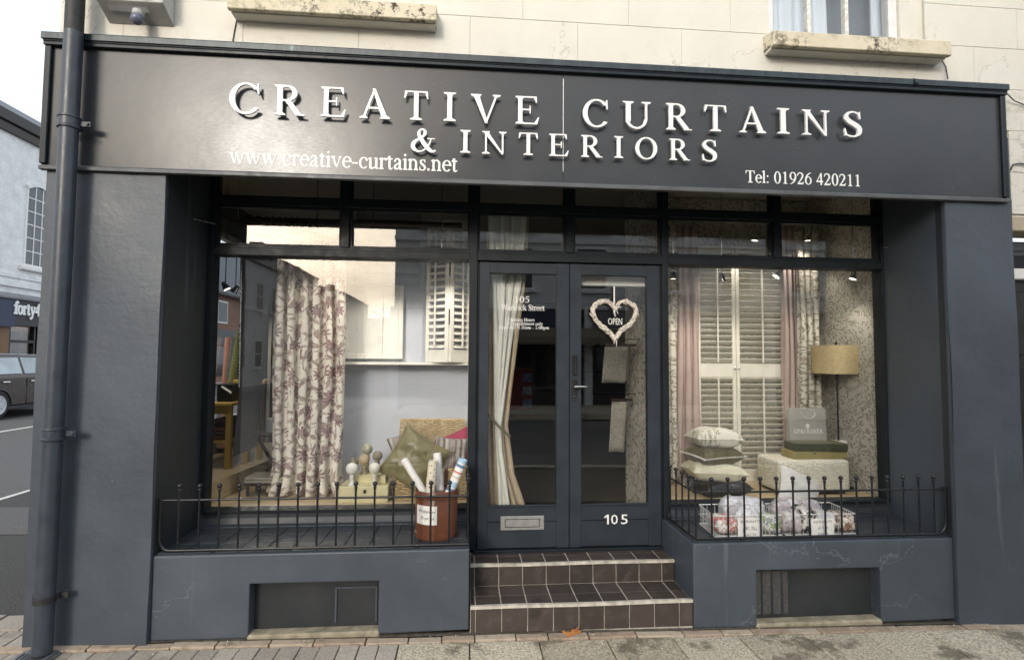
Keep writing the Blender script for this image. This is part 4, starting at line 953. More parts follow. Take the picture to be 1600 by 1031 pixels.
M['olive'] = cloth('olive_velvet', (.105, .095, .050), (.15, .135, .075), .75, sheen=.3); M['darkcloth'] = cloth('black_satin_cloth', (.015, .015, .018), (.03, .03, .034), .38, gloss=.5)
M['whitecloth'] = cloth('white_cotton', (.70, .70, .68)); M['taupe'] = cloth('taupe_cloth', (.22, .19, .13)); M['boucle'] = NT('boucle', .95, 0, .1).m
t = NT('cream_boucle', .95, 0, .1); p = t.pos(); v = t.n('ShaderNodeTexVoronoi'); v.inputs['Scale'].default_value = 75; t.l(p, v.inputs['Vector'])
t.col(t.mix(t.rng(v.outputs['Distance'], .1, .7), (.82, .79, .68), (.66, .63, .51))); t.bump(t.rng(v.outputs['Distance'], 0, .8, 1, 0), .8, .010); M['boucle'] = t.m
t = NT('blue_diamond_wallpaper', .85, 0, .2); p = t.pos(); s = t.n('ShaderNodeSeparateXYZ'); t.l(p, s.inputs[0])
a = t.math('COSINE', t.math('MULTIPLY', s.outputs[0], 300)); b = t.math('COSINE', t.math('MULTIPLY', s.outputs[2], 300))
t.col(t.mix(t.rng(t.math('ABSOLUTE', t.math('ADD', a, b)), .3, 1.3), (.60, .63, .70), (.40, .425, .49))); M['diamond'] = t.m
def wood(name, c, c2, rough=.5, axis=0):
    t = NT(name, rough, 0, .4); sc = [12, 12, 12]; sc[axis] = .9; p = t.pos(tuple(sc)); n = t.noise(p, 3, 6, .6, .6)
    t.col(t.mix(t.rng(n, .3, .7), c, c2)); t.bump(n, .1, .003); return t.m
M['lightwood'] = wood('pale_birch_wood', (.44, .34, .20), (.54, .43, .27)); M['yellowwood'] = wood('yellow_pine', (.50, .33, .08), (.60, .42, .13), .4, 2)
M['darkwood'] = wood('dark_stained_wood', (.022, .014, .010), (.04, .026, .018)); M['offwhite'] = simple('warm_white_paint', (.74, .73, .68), .5, var=.05, vs=10)
M['cream'] = simple('cream_shutter_paint', (.70, .68, .60), .5, var=.05, vs=12); M['creambox'] = simple('cream_box_paint', (.60, .55, .33), .55, var=.1, vs=12)
M['roomwall'] = simple('shop_wall_paint', (.16, .155, .145), .9, var=.1, vs=3); M['roomfloor'] = simple('shop_floor', (.10, .09, .075), .5, var=.3, vs=4)
M['ceiling'] = simple('ceiling_paint', (.45, .44, .40), .9, var=.05); M['panel_dark'] = simple('charcoal_board', (.045, .045, .047), .42, var=.25, vs=6)
M['felt'] = simple('charcoal_felt', (.05, .05, .052), .9, var=.3, vs=20, bump=.5, bs=200)
# ------------------------------------------------------------------ the room behind the glass
def room(name, mb, mat): o = struct(name, mb, mat); return o
DF = .552
room('shop_floor', B(-2.38, 3.2, .62, 7.2, .20, .258), 'roomfloor')
room('shop_ceiling', B(-2.42, 3.2, .62, 7.2, 3.06, 3.12), 'ceiling')
room('wall_back', B(-2.42, 3.2, 7.1, 7.25, .2, 3.1), 'roomwall')
room('wall_right', B(3.125, 3.25, .625, 7.2, .2, 3.06), 'roomwall')
# left wall with a side window looking onto the side street
room('wall_left', MB().box(-2.42, -2.30, .605, 1.75, .2, 3.06).box(-2.42, -2.30, 3.1, 7.2, .2, 3.06).box(-2.42, -2.30, 1.75, 3.1, .2, .95).box(-2.42, -2.30, 1.75, 3.1, 2.75, 3.06), 'roomwall')
sw = thing('side_window', (-2.38, 2.4, .95), 'side window with white frame behind the fabric rolls, brick house beyond', 'window')
part('frame', MB().box(-2.40, -2.32, 1.75, 1.80, .95, 2.75).box(-2.40, -2.32, 3.05, 3.10, .95, 2.75).box(-2.395, -2.325, 1.80, 3.05, .95, 1.0).box(-2.395, -2.325, 1.80, 3.05, 2.70, 2.75), 'offwhite', sw)
part('pane', B(-2.362, -2.358, 1.80, 3.05, 1.0, 2.70), 'glass', sw)
# display floors, back walls and partitions
room('display_floor', B(-2.30, -.02, .620, 1.30, .26, DF), 'lightwood')
room('display_floor', B(1.42, 3.12, .620, 1.42, .26, DF), 'lightwood')
room('display_wall', B(-1.045, -.02, 1.25, 1.30, DF, 2.75), 'diamond')
room('partition', B(-.02, .025, .625, 1.5, .26, 2.9), 'offwhite')
room('display_wall', B(1.45, 3.12, 1.42, 1.46, DF, 3.05), 'floral_paper')
room('display_side_wall', B(3.105, 3.123, .625, 1.42, DF, 3.05), 'floral_paper_side')
room('partition', B(1.400, 1.432, .625, 1.52, .26, 3.05), 'floral_door')
part('partition_trim', B(1.396, 1.434, .622, .640, .27, 3.0), 'offwhite')['kind'] = 'structure'
pf = MB(); p0, p1 = atz(331, 754, .70), atz(422, 718, .70)
room('display_platform', MB().prism([(-2.30, p0.y-.02), (p0.x, p0.y), (p1.x, p1.y), (p1.x+.2, 2.6), (-2.30, 2.6)], 2, .26, .70), 'lightwood')
# ------------------------------------------------------------------ furniture makers
def cushion(name, w, h, th, mat, loc, rot, label, cat='cushion', group=None, trim=None, wr=.006, sd=1):
    """stuffed square cushion: w x h, pointed corners, seam round the edge"""
    n = 22; T = thing(name, loc, label, cat, group); T.rotation_euler = rot; mb = MB(); rg = random.Random(sd); ph = [rg.uniform(0, 6) for _ in range(6)]
    def f(sgn):
        def g(u, v):
            a, b = 2*u-1, 2*v-1; pin = 1-.10*(1-abs(b)**2)*abs(a)**3; pin2 = 1-.10*(1-abs(a)**2)*abs(b)**3
            k = max(0, (1-abs(a)**3.4))**.5*max(0, (1-abs(b)**3.4))**.5
            wz = wr*(math.sin(a*5+b*3+ph[0])+math.sin(b*8-a*2+ph[1])+.7*math.sin(a*13+ph[2])*math.sin(b*11+ph[3]))*k
            return (a*w/2*pin, b*h/2*pin2, sgn*(th/2*k+wz*.6+.001))
        return g
    mb.grid(f(1), n, n); mb.grid(f(-1), n, n)
    o = part('cover', MB(), mat, T) if False else None
    me = mesh_of('cover', mb, mat, smooth=180, uvfn=lambda c: (c.x+.3*sd, c.y)); inst('cover', me, loc, T)
    pts = []
    for k in range(80):
        t_ = k/20; s_ = int(t_); q = 2*(t_-s_)-1
        a, b = ((q, -1), (1, q), (-q, 1), (-1, -q))[s_]
        pts.append((a*w/2*(1-.10*(1-abs(b)**2)*abs(a)**3), b*h/2*(1-.10*(1-abs(a)**2)*abs(b)**3), 0))
    sm_ = mesh_of('seam', MB().tube(pts, .0035, 6, closed=True), mat, smooth=180, uvfn=lambda c: (c.x, c.y)); inst('seam', sm_, loc, T)
    if trim:
        bm_ = MB()
        for k, q in enumerate(pts):
            bm_.lathe([(.0001, -.008), (.006, -.004), (.006, .004), (.0001, .008)], (q[0]*1.01, q[1]*1.01, q[2]), 6)
        o = inst('bobble_trim', mesh_of('bobble_trim', bm_, trim, smooth=180), loc, T); o['kind'] = 'stuff'
    return T
def drape(name, xs0, xs1, Y, zt, zb, folds, mat, amp=.03, parent=None, wtop=None, shape=None, nv=26, seed=0, hem=0., thick=.002, umul=1.6):
    """hanging cloth from x0 to x1 with rounded folds; shape(v) -> (x0, x1) overrides the sides"""
    rg = random.Random(seed); ph = [rg.uniform(-.5, .5) for _ in range(12)]; nu = folds*10; mb = MB(); uv = {}
    def f(u, v):
        a, b = shape(v) if shape else (xs0, xs1)
        uu = u+.012*math.sin(u*17+ph[0]*6+v*2.2); c = math.cos(uu*folds*2*math.pi)
        am = amp*(.75+.25*math.sin(v*3+ph[int(u*11)]*3))*(1+hem*max(0, .12-v)/.12)
        sx = .012*math.sin(uu*folds*4*math.pi+ph[1])+.006*math.sin(v*9+u*20)
        return (a+(b-a)*uu+sx, Y+am*c+.008*math.sin(v*7+u*5+ph[2]), zb+(zt-zb)*v+(.012*math.sin(u*31) if v == 0 else 0))
    mb.grid(f, nu, nv)
    W_ = (xs1-xs0)*umul; vs = mb.v; idx = {}
    for j in range(nv+1):
        for i in range(nu+1): idx[tuple(round(c, 5) for c in vs[j*(nu+1)+i])] = (i/nu*W_, j/nv*(zt-zb))
    kd = {k: v for k, v in idx.items()}
    def uvfn(co): return kd.get((round(co.x, 5), round(co.y, 5), round(co.z, 5)), (co.x, co.z))
    o = part(name, mb, mat, parent, smooth=180, uvfn=None)
    me = o.data; ul = me.uv_layers.new(name='UVMap'); g = ORG[o]; arr = np.array(vs)
    from mathutils.kdtree import KDTree
    kt = KDTree(len(vs)); [kt.insert(Vector(q), i) for i, q in enumerate(vs)]; kt.balance()
    for lp in me.loops:
        _, i, _d = kt.find(me.vertices[lp.vertex_index].co+g); ul.data[lp.index].uv = ((i % (nu+1))/nu*W_, (i//(nu+1))/nv*(zt-zb))
    s_ = o.modifiers.new('thickness', 'SOLIDIFY'); s_.thickness = thick
    return o
def shutter_leaf(T, x0, y0, x1, y1, z0, z1, mat, pitch=.05, stile=.035, rails=(), tilt=35, name='shutter_leaf', rod=True):
    """louvred leaf from (x0,y0) to (x1,y1) in plan; slats are pieces"""
    d = Vector((x1-x0, y1-y0, 0)); w = d.length; ang = math.atan2(d.y, d.x)
    Mx = Matrix.Translation((x0, y0, 0)) @ Matrix.Rotation(ang, 4, 'Z'); th = .026
    rr = sorted([(z0, z0+.10), (z1-.07, z1)]+list(rails)); mb = MB().box(0, stile, -th/2, th/2, z0, z1).box(w-stile, w, -th/2, th/2, z0, z1)
    leaf = part(name, mb.xform(Mx), mat, T, bev=.003)
    for (a, b) in rr: part('rail', MB().box(stile, w-stile, -th/2+.002, th/2-.002, a, b).xform(Mx), mat, leaf)
    sl_ = mesh_of('slat', MB().prism([(-.028, -.0018), (0, -.0048), (.028, -.0018), (.028, .0018), (0, .0048), (-.028, .0018)], 0, .001, w-2*stile-.001), mat)
    for k in range(len(rr)-1):
        a, b = rr[k][1], rr[k+1][0]; n = max(1, int((b-a)/pitch)); st_ = (b-a)/n
        for i in range(n):
            p_ = Mx @ Vector((stile, 0, a+st_*(i+.5))); inst('slat', sl_, p_, leaf, (R(tilt), 0, ang))
        if rod: part('tilt_rod', MB().box(w/2-.006, w/2+.006, -.044, -.034, a+.01, b-.01).xform(Mx), mat, leaf)
    return leaf
# ------------------------------------------------------------------ left window display
# floral curtain on its pole
cu = thing('floral_curtain', (-1.15, .92, DF), 'cream full length curtain with plum flowers hanging in the left window', 'curtain')
cY = .92; xa, xb = aty(424, 600, cY).x, aty(541, 600, cY).x; ztop = aty(460, 352, cY).z
def shp(v): return (xa+.03*(1-v)**2-.05*max(0, .10-v)/.1, xb-.045*(1-v)**2+.05*max(0, .08-v)/.08+.015*math.sin(v*5))
o = drape('curtain_panel', xa, xb, cY, ztop, DF+.004, 6, 'floral_curtain', .042, cu, shape=shp, nv=40, seed=4, hem=1.2, umul=2.0)
pz = aty(450, 345, cY).z
po = thing('curtain_pole', (-1.0, cY, pz), 'dark wooden curtain pole with ball finial across the left top light', 'curtain pole')
x0_ = aty(405, 345, cY).x; x1_ = aty(722, 352, cY).x
part('pole', MB().tube([(x0_, cY, pz), (x1_, cY, pz)], .022, 14), 'darkwood', po, smooth=60)
part('finial', MB().lathe([(.0001, -.12)]+[(.042*math.sin(t*math.pi/10), -.078-.042*math.cos(t*math.pi/10)) for t in range(1, 10)]+[(.02, -.03), (.03, -.02), (.03, 0), (.022, .01)], (x0_, cY, pz), 18, 'x'), 'darkwood', po, smooth=60)
for k in range(9): part('ring', MB().tube([(x0_+.06+k*.045, cY+.033*math.cos(a*.5236), pz+.033*math.sin(a*.5236)-.008) for a in range(12)], .005, 6, closed=True), 'darkwood', po, smooth=180)
ch = MB(); a, b = aty(345, 336, .75), aty(388, 345, .85)
for k in range(16):
    t_ = k/15; c_ = a.lerp(b, t_)+Vector((0, 0, -.04*math.sin(t_*math.pi)*.6)); ch.tube([c_+Vector((.010*math.cos(q*.785), .004*(k % 2)*math.sin(q*.785), .006*math.sin(q*.785)*(1-(k % 2)*.6))) for q in range(8)], .0018, 5, closed=True)
tag(part('chain', ch, 'iron'), 'thin dark chain hanging at the top left corner of the left window', 'chain')
# white framed panel on the wall, shelf, roman blind
wp = thing('interior_casement', (-.85, 1.2, 1.55), 'white framed casement panel standing on the shelf behind the floral curtain', 'window frame')
q0, q1 = aty(505, 560, 1.20), aty(631, 436, 1.20)
part('frame', MB().box(q1.x-.035, q1.x, 1.19, 1.235, q0.z, q1.z).box(q0.x, q0.x+.035, 1.19, 1.235, q0.z, q1.z).box(q0.x+.035, q1.x-.035, 1.192, 1.233, q1.z-.03, q1.z).box(q0.x+.035, q1.x-.035, 1.192, 1.233, q0.z, q0.z+.04), 'offwhite', wp, bev=.003)
part('panel', B(q0.x+.03, q1.x-.03, 1.215, 1.228, q0.z+.03, q1.z-.02), 'offwhite', wp)
for k in range(1, 4): part('bar', B(q0.x+.03+(q1.x-q0.x-.06)*k/4-.008, q0.x+.03+(q1.x-q0.x-.06)*k/4+.008, 1.200, 1.2145, q0.z+.035, q1.z-.025), 'offwhite', wp)
shz = aty(640, 566, 1.13).z
tag(part('wall_shelf', B(-1.04, -.022, 1.10, 1.25, shz-.022, shz), 'offwhite', bev=.004), 'narrow white shelf across the blue grey patterned wall', 'shelf')
rb = thing('roman_blind', (-.6, 1.15, 2.1), 'grey folded roman blind hanging high in the left window', 'blind')
b0, b1 = aty(556, 360, 1.15), aty(656, 446, 1.15)
for k in range(7):
    zz = b1.z+(aty(600, 335, 1.15).z-b1.z)*k/6.5
    part('fold', MB().prism([(1.13-.008*(6-k)*.4, zz), (1.125-.01*(6-k)*.4, zz+.05), (1.15, zz+.11), (1.17, zz+.11), (1.17, zz)], 0, b0.x, b1.x), cloth('grey_blind_cloth%d' % k, (.15, .155, .165), None, .9, src='obj') if k == 0 else bpy.data.materials['grey_blind_cloth0'], rb, bev=.004)
# pair of bifold louvred shutters on the shelf
sh = thing('folding_shutters', (-.15, 1.05, shz), 'pair of white bifold louvred shutters standing on the white shelf', 'shutters')
zt_ = aty(700, 343, 1.0).z
xl, xm, xr = aty(666, 500, 1.10).x, aty(702, 500, 1.0).x, aty(734, 500, 1.10).x
shutter_leaf(sh, xl, 1.14, xm-.003, 1.02, shz+.003, zt_, 'offwhite', .052, .034, (), 30)
shutter_leaf(sh, xm+.003, 1.02, xr, 1.14, shz+.003, zt_, 'offwhite', .052, .034, (), 30)
part('hinge', MB().tube([(xm, 1.012, shz+.3), (xm, 1.012, shz+.42)], .004, 8).tube([(xm, 1.012, zt_-.45), (xm, 1.012, zt_-.33)], .004, 8), 'black', sh)
# wicker hamper
def wicker_panel(T, name, O, ex, ez, w, h, rows, n=48, r=.007):
    """rods woven over and under stakes, as one mesh of strands"""
    ny = ex.cross(ez).normalized(); mb = MB(); st = 7
    for j in range(rows):
        z = h*(j+.5)/rows; rr = r*random.uniform(.85, 1.1); o_ = random.uniform(-.1, .1)
        mb.tube([O+ex*(w*i/n)+ez*(z+.0015*math.sin(i*1.3+j))+ny*(.006*math.sin(math.pi*(i/n*2*st+j+o_))) for i in range(n+1)], max(rr*.62, h/rows*.44), 5, caps=False)
    for i in range(st*2+1): mb.tube([O+ex*(w*i/(st*2)), O+ex*(w*i/(st*2))+ez*h], .005, 6)
    o = part(name, mb, 'wicker', T, smooth=180); o['kind'] = 'stuff'; return o
t = NT('wicker', .6, 0, .35); p = t.pos(); t.col(t.mix(t.rng(t.noise(p, 22, 5), .32, .68), (.40, .29, .14), (.60, .48, .27))); M['wicker'] = t.m
h0, h1 = aty(613, 775, .76), aty(729, 733, .76)
hp = thing('wicker_hamper', ((h0.x+h1.x)/2, .9, DF), 'open wicker picnic hamper with raised lid and leather straps', 'basket')
X0, X1 = h0.x, h1.x; HY0, HY1 = .76, 1.06; HZ = h1.z-DF
wicker_panel(hp, 'front_wall', Vector((X0, HY0, DF+.004)), Vector((1, 0, 0)), Vector((0, 0, 1)), X1-X0, HZ, 17)
wicker_panel(hp, 'back_wall', Vector((X1, HY1, DF+.004)), Vector((-1, 0, 0)), Vector((0, 0, 1)), X1-X0, HZ, 13)
for xx in (X0, X1): wicker_panel(hp, 'side_wall', Vector((xx, HY1 if xx == X0 else HY0, DF+.004)), Vector((0, -1 if xx == X0 else 1, 0)), Vector((0, 0, 1)), HY1-HY0, HZ, 13, 24)
part('base', B(X0, X1, HY0, HY1, DF+.001, DF+.015), 'wicker', hp)
l0 = aty(624, 720, 1.09); l1 = aty(727, 655, 1.12); lz1 = l1.z
lid = wicker_panel(hp, 'lid', Vector((l0.x, HY1+.01, DF+HZ)), Vector((1, 0, 0)), Vector((0, .05, lz1-DF-HZ)).normalized(), aty(726, 690, 1.1).x-l0.x, lz1-DF-HZ, 22)
part('lid_rim', MB().tube([(l0.x, HY1+.01, DF+HZ), (l0.x, HY1+.06, lz1), (aty(726, 690, 1.1).x, HY1+.06, lz1), (aty(726, 690, 1.1).x, HY1+.01, DF+HZ)], .008, 7), 'wicker', hp, smooth=180)
part('basket_rim', MB().tube([(X0, HY0, DF+HZ), (X1, HY0, DF+HZ), (X1, HY1, DF+HZ), (X0, HY1, DF+HZ)], .009, 7, closed=True), 'wicker', hp, smooth=180)
for xx in (X0+(X1-X0)*.28, X0+(X1-X0)*.72): part('strap', MB().box(xx-.013, xx+.013, HY0-.014, HY0-.009, DF+HZ-.13, DF+HZ+.012), simple('brown_strap', (.06, .025, .012), .5), hp, bev=.002)
# cushions in the hamper
c = aty(648, 716, .80); cushion('silk_cushion', .40, .40, .15, 'silk', (c.x, .80, c.z-.02), (R(78), R(31), R(-8)), 'olive green silk cushion standing on one corner in the hamper', sd=3, wr=.012)
c = aty(703, 708, .90); cushion('striped_cushion', .26, .26, .11, 'stripe', (c.x, .90, c.z-.01), (R(78), R(6), R(6)), 'grey striped cushion leaning in the hamper right of the green one', sd=5, wr=.008)
c = aty(712, 695, .99); cushion('magenta_cushion', .26, .26, .10, 'magenta', (c.x+.01, .99, c.z-.03), (R(82), R(-22), R(0)), 'magenta cushion peeping out at the right back of the hamper', sd=8)
c = aty(618, 692, 1.0); cushion('striped_cushion', .20, .24, .08, 'stripe', (c.x+.06, 1.01, c.z-.05), (R(85), R(-20), R(0)), 'striped cushion corner showing left behind the olive silk cushion', sd=9)
# curtain pole finials on a stepped cream box
bx = thing('display_box', (-1.0, .74, DF), 'cream stepped wooden box with little drawer carrying pole finials', 'box')
a, b = aty(529, 778, .70), aty(606, 765, .70)
part('lower_box', B(a.x, b.x, .70, .95, DF+.001, DF+.115), 'creambox', bx, bev=.004)
part('upper_step', B(a.x+.09, b.x-.03, .80, .95, DF+.115, DF+.175), 'creambox', bx, bev=.004)
part('clasp', B((a.x+b.x)/2-.0, (a.x+b.x)/2+.02, .694, .70, DF+.07, DF+.095), 'darkwood', bx, bev=.002)
fin_col = {'w': M['offwhite'], 'o': simple('olive_finial', (.20, .18, .11), .5), 't': simple('tan_finial', (.42, .33, .20), .5), 'g': simple('marbled_finial', (.34, .34, .24), .45, var=.5, vs=40), 'c': M['cream']}
for (px_, py_, rp, Y, k, zb_, lb) in ((550, 732, 9.0, .74, 'w', .115, 'white ribbed ball finial at the front left of the stepped box'), (585, 731, 8.5, .74, 'c', .115, 'cream ball finial at the front right of the stepped box'),
      (569, 718, 8.5, .84, 't', .175, 'tan cup shaped finial in the middle of the stepped box'), (574, 701, 8.0, .90, 'g', .175, 'marbled grey green ball finial, tallest on the stepped box'), (590, 712, 7.5, .90, 'o', .175, 'olive ball finial at the back right of the stepped box'), (553, 722, 6.5, .90, 'o', .175, 'olive ball finial half hidden at the back left of the stepped box')):
    q = aty(px_, py_, Y); r_ = rp/F*(Y+3.3); zb0 = DF+zb_+.001
    T = thing('pole_finial', (q.x, Y, zb0), lb, 'finial', 'curtain pole finials on the cream box')
    hgt = max(.02, q.z-r_-zb0)
    part('stem', MB().lathe([(.024, 0), (.024, .012), (.015, .02), (.014, hgt*.7), (.020, hgt*.85), (.016, hgt+.004)], (q.x, Y, zb0), 16), fin_col[k], T, smooth=50)
    part('ball', MB().lathe([(max(.0001, r_*math.sin(t*math.pi/14)*(1+.03*math.cos(t*math.pi*3))), r_*-math.cos(t*math.pi/14)) for t in range(15)], (q.x, Y, q.z), 20), fin_col[k], T, smooth=180)
# tall dark board, its felt flap, side table, stool etc. at the far left
db = thing('sample_board', (-1.6, .82, .95), 'tall charcoal sample board hanging at an angle at the left of the window', 'display board')
def quad_slab(T, name, pts, th, mat, Y0, Y1):
    v = []
    for (px_, py_, w) in pts:
        q = aty(px_, py_, Y0+(Y1-Y0)*w); v.append(q)
    n = Vector((0, 1, 0)); mb = MB(); mb.add(v+[q+n*th for q in v], [(0, 1, 2, 3), (7, 6, 5, 4), (0, 4, 5, 1), (1, 5, 6, 2), (2, 6, 7, 3), (3, 7, 4, 0)]); return part(name, mb, mat, T, bev=.003)
quad_slab(db, 'board', [(378, 395, 0), (374, 606, 0), (408, 600, 1), (426, 402, 1)], .022, 'panel_dark', .80, .98)
quad_slab(db, 'felt_flap', [(374, 604, 0), (363, 714, 0), (401, 697, 1), (408, 598, 1)], .018, 'felt', .795, .975)
quad_slab(db, 'edge_strip', [(375.5, 395, 0), (371.5, 606, 0), (374, 606, 0), (378, 395, 0)], .03, 'steel', .795, .795)
for yy in (452, 512): q = aty(392, yy, .86); part('rivet', MB().lathe([(.005, 0), (.003, -.004)], (q.x, .855, q.z), 8, 'y'), 'steel', db)
tp_ = aty(349, 629, 1.22)
tb = thing('side_table', (-1.95, 1.4, .70), 'yellow pine side table with lower shelf behind the charcoal board', 'table')
tx0, tx1, ty0, ty1 = aty(325, 640, 1.22).x, aty(357, 640, 1.22).x, 1.22, 1.60
tzt = tp_.z; tzb = .701
part('table_top', B(tx0-.02, tx1+.03, ty0-.02, ty1+.02, tzt-.028, tzt), 'yellowwood', tb, bev=.005)
for (xx, yy) in ((tx0, ty0), (tx1, ty0), (tx0, ty1), (tx1, ty1)): part('leg', B(xx-.02, xx+.022, yy-.001, yy+.042, tzb, tzt-.028), 'yellowwood', tb, bev=.003)
part('apron', B(tx0+.022, tx1-.02, ty0+.006, ty0+.03, tzt-.09, tzt-.029), 'yellowwood', tb); part('shelf', B(tx0-.01, tx1+.01, ty0+.003, ty1+.035, tzb+.20, tzb+.22), 'yellowwood', tb)
fab = [(.10, .035, .03), (.06, .05, .04), (.16, .06, .05), (.05, .03, .03), (.12, .09, .07)]
for k in range(5):
    tag(part('folded_fabric', B(tx0+.025, tx1-.028, ty0+.02+.004*k, ty1-.02, tzb+.222+k*.034, tzb+.222+k*.034+.030), simple('folded_fabric%d' % k, fab[k], .95, vs=40, var=.4), bev=.012, seg=3), ('lowest', 'second', 'third', 'fourth', 'topmost')[k]+' folded dark fabric on the yellow table shelf, counted upward', 'fabric', 'folded fabrics on the yellow table')
a = aty(338, 627, 1.3); b = aty(365, 600, 1.3)
bk_ = thing('black_box', ((a.x+b.x)/2, 1.4, tzt), 'black storage box with white handle on the yellow side table', 'box')
part('body', B(a.x, b.x, 1.30, 1.50, tzt+.001, b.z), 'black', bk_, bev=.006); q = aty(352, 608, 1.29); part('handle', MB().tube([(q.x-.03, 1.292, q.z+.02), (q.x+.05, 1.28, q.z-.03)], .010, 8), 'offwhite', bk_, smooth=60)
ys = thing('pine_stool', (-1.75, 1.5, .70), 'yellow pine stool legs standing behind the charcoal board', 'stool')
for (px_, py_) in ((382, 718), (404, 712)):
    q = aty(px_, py_, 1.45 if px_ < 390 else 1.62); part('leg', B(q.x-.02, q.x+.02, q.y, q.y+.04, .701, 1.36), 'yellowwood', ys, bev=.003)
q = aty(393, 620, 1.5); part('seat', B(q.x-.13, q.x+.13, 1.43, 1.68, 1.36, 1.39), 'yellowwood', ys, bev=.005)
# dark folding table with a small card box, step with striped mat
ft_ = thing('folding_table', (-1.4, 1.12, .56), 'small dark wooden folding table beside the floral curtain', 'table')
a = aty(394, 678, 1.10); b = aty(436, 683, 1.10)
part('table_top', B(a.x, b.x+.08, 1.08, 1.36, a.z-.018, a.z+.004), 'darkwood', ft_, bev=.004)
for (u, v) in ((0, 1), (1, 0)):
    part('leg', MB().tube([(a.x+.03+.24*u, 1.12+.03*u, a.z-.02), (a.x+.03+.24*v, 1.12+.03*u, DF+.02)], .014, 6), 'darkwood', ft_)
q0, q1 = aty(415, 676, 1.14), aty(434, 654, 1.14)
tag(part('card_box', B(q0.x, q1.x+.03, 1.14, 1.25, a.z+.005, q1.z), simple('grey_card', (.40, .41, .42), .8), bev=.003), 'small pale grey card box on the dark folding table', 'box')
sp_ = thing('display_step', (-1.45, .95, DF), 'low dark step with two striped mats left of the floral curtain', 'step')
a, b = aty(379, 756, .90), aty(436, 757, .90)
part('step_frame', MB().box(a.x, b.x+.05, .92, 1.16, a.z-.02, a.z).box(a.x+.01, a.x+.03, .94, .96, DF+.001, a.z-.02).box(b.x-.02, b.x, .94, .96, DF+.001, a.z-.02).box(a.x+.01, a.x+.03, 1.12, 1.14, DF+.001, a.z-.02).box(b.x-.02, b.x, 1.12, 1.14, DF+.001, a.z-.02), 'darkwood', sp_)
for k in range(2): part('striped_mat', B(a.x+.005*k, b.x+.045, .91+.008*k, 1.15, a.z+.001+k*.022, a.z+.021+k*.022), cloth('mat_cloth%d' % k, (.42, .39, .33), None, .95, (1, .03, [(.0, .4, (.20, .17, .14))]), src='obj'), sp_, bev=.007, seg=2)
# leaning fabric rolls by the side window
for (p0, p1, c_, lb) in (((356, 600), (359, 528), (.42, .20, .14), 'salmon pink fabric roll leaning upright by the side window'), ((343, 606), (368, 528), (.20, .21, .22), 'grey fabric roll leaning beside the side window'), ((352, 612), (376, 520), (.28, .29, .10), 'lime green fabric roll leaning beside the side window')):
    a = atz(p0[0]-8, 700, .745); b = aty(p1[0], p1[1], 2.15); T = thing('fabric_roll', a, lb, 'fabric roll', 'fabric rolls by the side window')
    part('cloth_roll', MB().tube([a, b], .042, 16), simple('roll_cloth', c_, .9, vs=30), T, smooth=60); part('core', MB().tube([b, b+(b-a).normalized()*.006], .015, 10), 'cream', T)
# dark door edge and hanging samples by the black board
bl = thing('hanging_samples', (-1.33, 1.35, .8), 'dark hanging fabric samples between the board and the floral curtain', 'fabric samples')
for k in range(3):
    a, b = aty(404+k*9, 690, 1.45), aty(412+k*9, 404, 1.45); part('sample', MB().prism([(a.x, a.z), (b.x+.03, a.z), (b.x+.03, b.z), (a.x, b.z)], 1, 1.45+k*.02, 1.455+k*.02), simple('sample_cloth%d' % k, [(.05, .05, .055), (.30, .28, .24), (.045, .04, .04)][k], .9), bl)
# ------------------------------------------------------------------ right window display
rs = thing('louvred_screen', (1.98, 1.22, DF), 'tall cream louvred shutter doors standing in the right window', 'shutters')
sY = 1.24; zr = (aty(1150, 589, sY).z, aty(1150, 568, sY).z); zt_ = aty(1150, 386, sY).z
x0_, xm_, x1_ = aty(1089, 600, sY).x, aty(1150, 600, sY).x, aty(1228, 600, sY).x
for (u, v) in ((x0_, xm_-.002), (xm_+.002, x1_)): shutter_leaf(rs, u, sY, v, sY, DF+.002, zt_, 'cream', .0475, .032, (zr,), -38)
for xx in (xm_-.018, xm_+.018): part('knob', MB().lathe([(.005, 0), (.005, -.012), (.010, -.018), (.0001, -.026)], (xx, sY-.014, aty(1150, 575, sY).z), 12, 'y'), 'steel', rs, smooth=60)
def hang(name, px0, px1, Y, mat, folds, label, pyt=352, amp=.02, seed=1):
    a, b = aty(px0, 600, Y).x, aty(px1, 600, Y).x; T = thing(name, ((a+b)/2, Y, DF), label, 'curtain'); drape('curtain_panel', a, b, Y, aty(px0, pyt, Y).z, DF+.003, folds, mat, amp, T, seed=seed, nv=24, hem=.6); return T
hang('salmon_curtain', 1057, 1093, 1.20, 'pinkcloth', 3, 'salmon pink curtain left of the cream louvred doors', seed=2)
hang('salmon_curtain', 1224, 1250, 1.20, 'pinkcloth', 3, 'salmon pink curtain right of the cream louvred doors', seed=3)
hang('floral_drape', 1032, 1059, 1.12, 'floral_drape', 2, 'pale floral drape at the left edge of the right window', seed=5)
hang('floral_drape', 1249, 1283, 1.14, 'floral_drape', 3, 'pale floral drape behind the gold lamp', seed=6, amp=.03)
